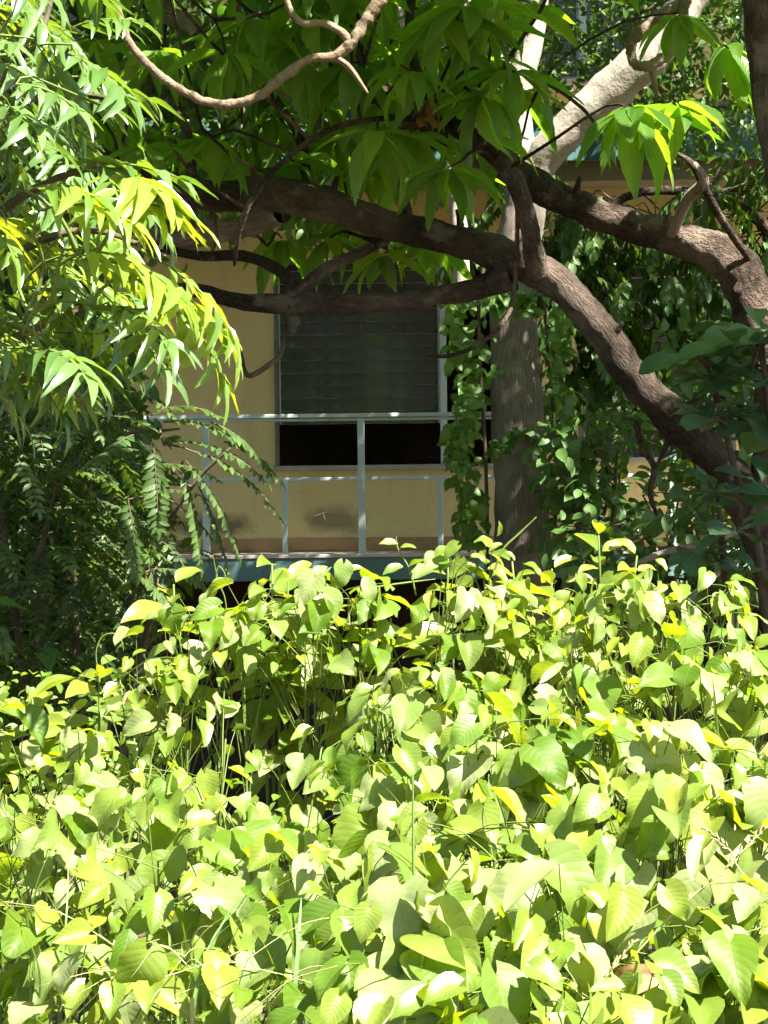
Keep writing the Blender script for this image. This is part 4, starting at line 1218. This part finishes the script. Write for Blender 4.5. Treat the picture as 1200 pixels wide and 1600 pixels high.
WG = 'yellow-tipped shoots along the back of the thicket'
whorl_shrub(425, 868, 6.3, 'pointed-leaved shrub with yellow-green tips rising below the balcony post, left of the red flower', WG)
whorl_shrub(520, 890, 6.2, 'pointed-leaved shrub with a small red flower at its tip below the balcony edge', WG)
whorl_shrub(700, 858, 6.3, 'pointed-leaved shrub reaching up to the slab just left of the pale trunk', WG)
whorl_shrub(800, 862, 6.2, 'pointed-leaved shrub with yellow shoots directly below the pale trunk', WG, 4)
whorl_shrub(935, 822, 6.3, 'tallest yellow-green pointed shoot, right of the pale trunk', WG, 3)
whorl_shrub(155, 1025, 6.0, 'pointed-leaved shrub with a yellow tip in front of the dark fern-leaved shrub', WG)
whorl_shrub(50, 1075, 5.6, 'yellow-green pointed shoots at the left edge of the thicket', WG)
whorl_shrub(610, 950, 6.0, 'low pointed-leaved shrub in the dip between the taller yellow-tipped shoots', WG, 2)
HG = 'heart-leaved shrubs of the sunlit thicket'
rows = (('the back row of the thicket', 0.100, 38, ((235, 1040, 5.9), (335, 975, 6.0), (420, 925, 6.0), (520, 930, 6.0), (620, 1010, 6.0), (715, 910, 6.0), (810, 890, 6.0), (905, 880, 6.0), (1000, 915, 5.9), (1090, 940, 5.9), (1180, 955, 5.8))),
        ('the second row from the back', 0.112, 38, ((60, 1140, 5.3), (170, 1110, 5.4), (290, 1110, 5.4), (415, 1140, 5.3), (540, 1140, 5.3), (660, 1050, 5.3), (780, 1020, 5.3), (890, 1010, 5.3), (1000, 1020, 5.3), (1105, 1030, 5.2), (1195, 1040, 5.2))),
        ('the middle row of the thicket', 0.120, 40, ((30, 1240, 4.8), (150, 1210, 4.8), (265, 1235, 4.8), (400, 1275, 4.7), (535, 1250, 4.7), (660, 1160, 4.7), (790, 1130, 4.7), (910, 1130, 4.7), (1030, 1130, 4.6), (1150, 1140, 4.6))),
        ('the second row from the front', 0.128, 42, ((60, 1360, 4.2), (200, 1340, 4.2), (340, 1310, 4.2), (480, 1310, 4.1), (610, 1280, 4.1), (740, 1270, 4.1), (870, 1250, 4.1), (1000, 1260, 4.1), (1130, 1270, 4.0))),
        ('the front row along the bottom edge', 0.130, 40, ((40, 1500, 3.6), (200, 1500, 3.6), (450, 1450, 3.65), (580, 1420, 3.65), (700, 1410, 3.6), (830, 1400, 3.6), (960, 1400, 3.6), (1080, 1410, 3.55), (1185, 1420, 3.5), (600, 1540, 3.35), (760, 1540, 3.35), (920, 1540, 3.35), (1080, 1550, 3.35))))
ORD = ('first', 'second', 'third', 'fourth', 'fifth', 'sixth', 'seventh', 'eighth', 'ninth', 'tenth', 'eleventh', 'twelfth', 'thirteenth')
for rname, L, nl, pts in rows:
    for i, (px, py, d) in enumerate(sorted(pts)):
        left = px < 500
        heart_shrub(px + U(-18, 18), py + U(-65, 45), d, f'heart-leaved sunlit shrub, {ORD[i]} from the left in {rname}', HG, nl - (22 if 260 < px < 580 and 0.108 < L < 0.115 else 14 if left and L > 0.105 else 4), (0.23, 0.21, 0.24), L * (0.88 if left else 1.0))

# low undergrowth that fills the gaps
ub = Plant('undergrowth', 'tangled low small-leaved weeds filling the gaps of the thicket', None, (0, 4.8, 0.9))
ub.root['kind'] = 'stuff'
for k in range(6500):
    y = U(3.1, 7.2)
    x = U(-0.24, 0.24) * y
    if x > -0.05 * y and rng.random() < 0.6: continue
    zc = 2.72 - (1600 - 800) / FPX * 3.4
    ztop = 1.72 + (y - 3.4) * 0.16
    z = ztop - abs(rng.normal()) * 0.22 - 0.1
    p = np.array((x, y, max(z, gz(x, y) + 0.05)))
    q_ = project(p)[0]
    if 290 < q_[0] < 600 and 990 < q_[1] < 1250 and rng.random() < 0.92: continue
    d = nrm(rdir() + np.array((0, -0.2, -0.1)))
    ub.leaf(pick3('small'), p, d, nrm(np.array((0, 0, 1.0)) + SN * 0.5 + rdir() * 0.6), U(0.022, 0.055))
ub.finish('leaf', 0, 'foliage')

# twining tendrils
def tendril(label, pts, r, leaves=(), curl=None):
    Pp = P(*pts)
    pl = Plant('twining_vine', label, 'vine', Pp[0], 'pale tendrils above the thicket')
    if curl:
        e = Pp[-1]
        for k in range(1, 9):
            a = k * 0.85
            Pp.append(e + np.array((math.sin(a) * curl, -0.01 * k, (1 - math.cos(a)) * curl)))
    pl.limb('stem', Pp, [r] * (len(Pp) - 1) + [r * 0.4], 'stem', 6, 5, 0.05)
    for px, py, d, s, az in leaves:
        pl.leaf(pick3('young'), at(px, py, d), (math.cos(az), -0.4, math.sin(az)), nrm(SN + rdir() * 0.2), s)
    pl.finish('leaf', 50)
tendril('curling tendril beside the lower left end of the balcony slab', ((355, 960, 6.2), (350, 930, 6.2), (338, 905, 6.2), (342, 885, 6.2), (352, 900, 6.2), (346, 920, 6.2), (338, 895, 6.2), (333, 868, 6.2)), 0.002)
tendril('pale shoot rising across the foot of the pale trunk', ((770, 900, 6.1), (785, 860, 6.1), (810, 835, 6.1), (838, 808, 6.1)), 0.0035, ((770, 845, 6.1, 0.06, 2.8), (776, 838, 6.1, 0.05, 1.2), (790, 862, 6.1, 0.04, -0.6), (785, 850, 6.1, 0.05, 3.4)))
tendril('short shoot with small leaves in front of the balcony slab', ((650, 930, 6.1), (640, 890, 6.1), (622, 858, 6.1), (619, 838, 6.1)), 0.0028, ((622, 850, 6.1, 0.06, 2.9), (625, 856, 6.1, 0.05, 0.2), (640, 885, 6.1, 0.06, 0.5), (630, 885, 6.1, 0.07, 3.3)))
tendril('arched tendril over the thicket at the left', ((155, 1060, 6.0), (150, 1020, 6.0), (160, 995, 6.0), (178, 990, 6.0), (190, 1002, 6.0), (193, 1018, 6.0)), 0.002)
tendril('pinkish-brown bare twig lying before the dark undercroft', ((560, 922, 6.2), (590, 917, 6.2), (640, 910, 6.2), (680, 905, 6.2)), 0.004)

# red flower
fp = at(527, 908, 6.1)
fl = link('red_flower', None, None, tuple(fp)); tag(fl, 'tiny red-orange flower bud on the shrub tip below the balcony slab', 'flower')
for k in range(5):
    a = k * 1.256
    gm = tpl(p_oval, 0.3, 4, C3, 0, 0.3, 0.6)
    V = np.einsum('ij,vj->vi', frame((0, 0, 0), (math.cos(a), -0.4, math.sin(a)), (0, -1, 0.3), 0.014)[:3, :3], gm[0])
    link('petal', mesh_from('petal', V, gm[1], gm[2], M['red']), fl)

# grass tufts and dry straw
def tuft(px, py, d, n, L, label, key='blade', lean=0.5, group='grass in the thicket'):
    top, b = place(px, py, d)
    pl = Plant('grass_tuft', label, 'grass', b, group)
    base = top - np.array((0, 0, L * 0.6))
    for k in range(n):
        a = U(0, 6.28)
        dd = nrm((math.cos(a) * lean, math.sin(a) * lean * 0.6, 1.0))
        pl.leaf(pick3(key), base + rng.normal(size=3) * 0.03, dd, nrm(np.array((math.cos(a), math.sin(a), 0.4)) * 1.0), L * U(0.6, 1.2))
    pl.limb('stem', [b, (b + base) / 2, base + np.array((0, 0, 0.05))], [0.006, 0.005, 0.003], 'stem', 6, 3)
    pl.finish('blade', 60)
for px, py, d, where in ((300, 1480, 3.6, 'behind the dry straw at the lower left'), (420, 1540, 3.5, 'at the bottom edge right of the dry straw'), (640, 1380, 3.9, 'beside the tall thin pale stalk'),
                         (80, 1420, 4.0, 'near the left edge, low in the thicket'), (600, 1080, 5.4, 'in the shaded gap below the red flower'), (1150, 1130, 4.7, 'near the right edge, half way up the thicket'), (850, 1440, 3.8, 'left of the leaning seed stalks')):
    tuft(px, py, d, 9, 0.32, 'tuft of thin grass blades ' + where)
def stalk(label, pts, r, head=False, mat='straw'):
    Pp = P(*pts)
    b = Pp[0].copy(); b[2] = gz(b[0], b[1])
    pl = Plant('straw_stalk', label, 'grass', b, 'dry stalks in the thicket')
    geo = []
    if head:
        C = catmull(Pp, 8)
        for k in range(26):
            q = C[int(len(C) * 0.55) + int(k / 26 * len(C) * 0.44)]
            e = q + rdir() * 0.008 + nrm(C[-1] - C[-5]) * 0.014
            geo.append(tube([q, (q + e) / 2, e], [0.0008, 0.0018, 0.0005], 5, 2, 0, 1, False))
    pl.limb('stalk', [b] + Pp, [r] * len(Pp) + [r * 0.5], mat, 6, 5, 0.05, 10, extra=geo)
    pl.finish()
stalk('tall thin pale stalk standing upright in the centre of the thicket', ((655, 1600, 3.6), (650, 1480, 3.6), (646, 1340, 3.6), (645, 1200, 3.6)), 0.0028, False, 'grass')
stalk('pale seed stalk leaning right across the lower right leaves', ((880, 1640, 3.5), (960, 1530, 3.45), (1050, 1430, 3.45), (1140, 1350, 3.45), (1200, 1290, 3.45)), 0.0018, True)
stalk('short pale seed stalk leaning right near the bottom centre', ((880, 1620, 3.4), (920, 1560, 3.35), (960, 1510, 3.35), (990, 1470, 3.35)), 0.0018, True)
stalk('pale stalk bending left among the right-hand leaves', ((1190, 1500, 3.6), (1150, 1350, 3.6), (1130, 1320, 3.6), (1100, 1290, 3.6)), 0.0016, True)
sb = at(300, 1560, 3.5); sbb = ground_pt(sb[0], sb[1])
ST = Plant('straw_clump', 'clump of dry tangled straw at the lower left', 'grass', sbb)
for k in range(16):
    p = sb + rng.normal(size=3) * np.array((0.07, 0.06, 0.04))
    a = U(0, 6.28); l = U(0.12, 0.26)
    e = p + np.array((math.cos(a) * l, math.sin(a) * l * 0.4, U(-0.02, 0.1)))
    ST.stems.append(('straw', tube([p, (p + e) / 2 + np.array((0, 0, U(0.01, 0.05))), e], [0.0012, 0.001, 0.0005], 5, 4), 'straw', None))
ST.limb('stem', [sbb, (sbb + sb) / 2, sb], [0.006, 0.005, 0.004], 'straw', 6, 3)
ST.finish()
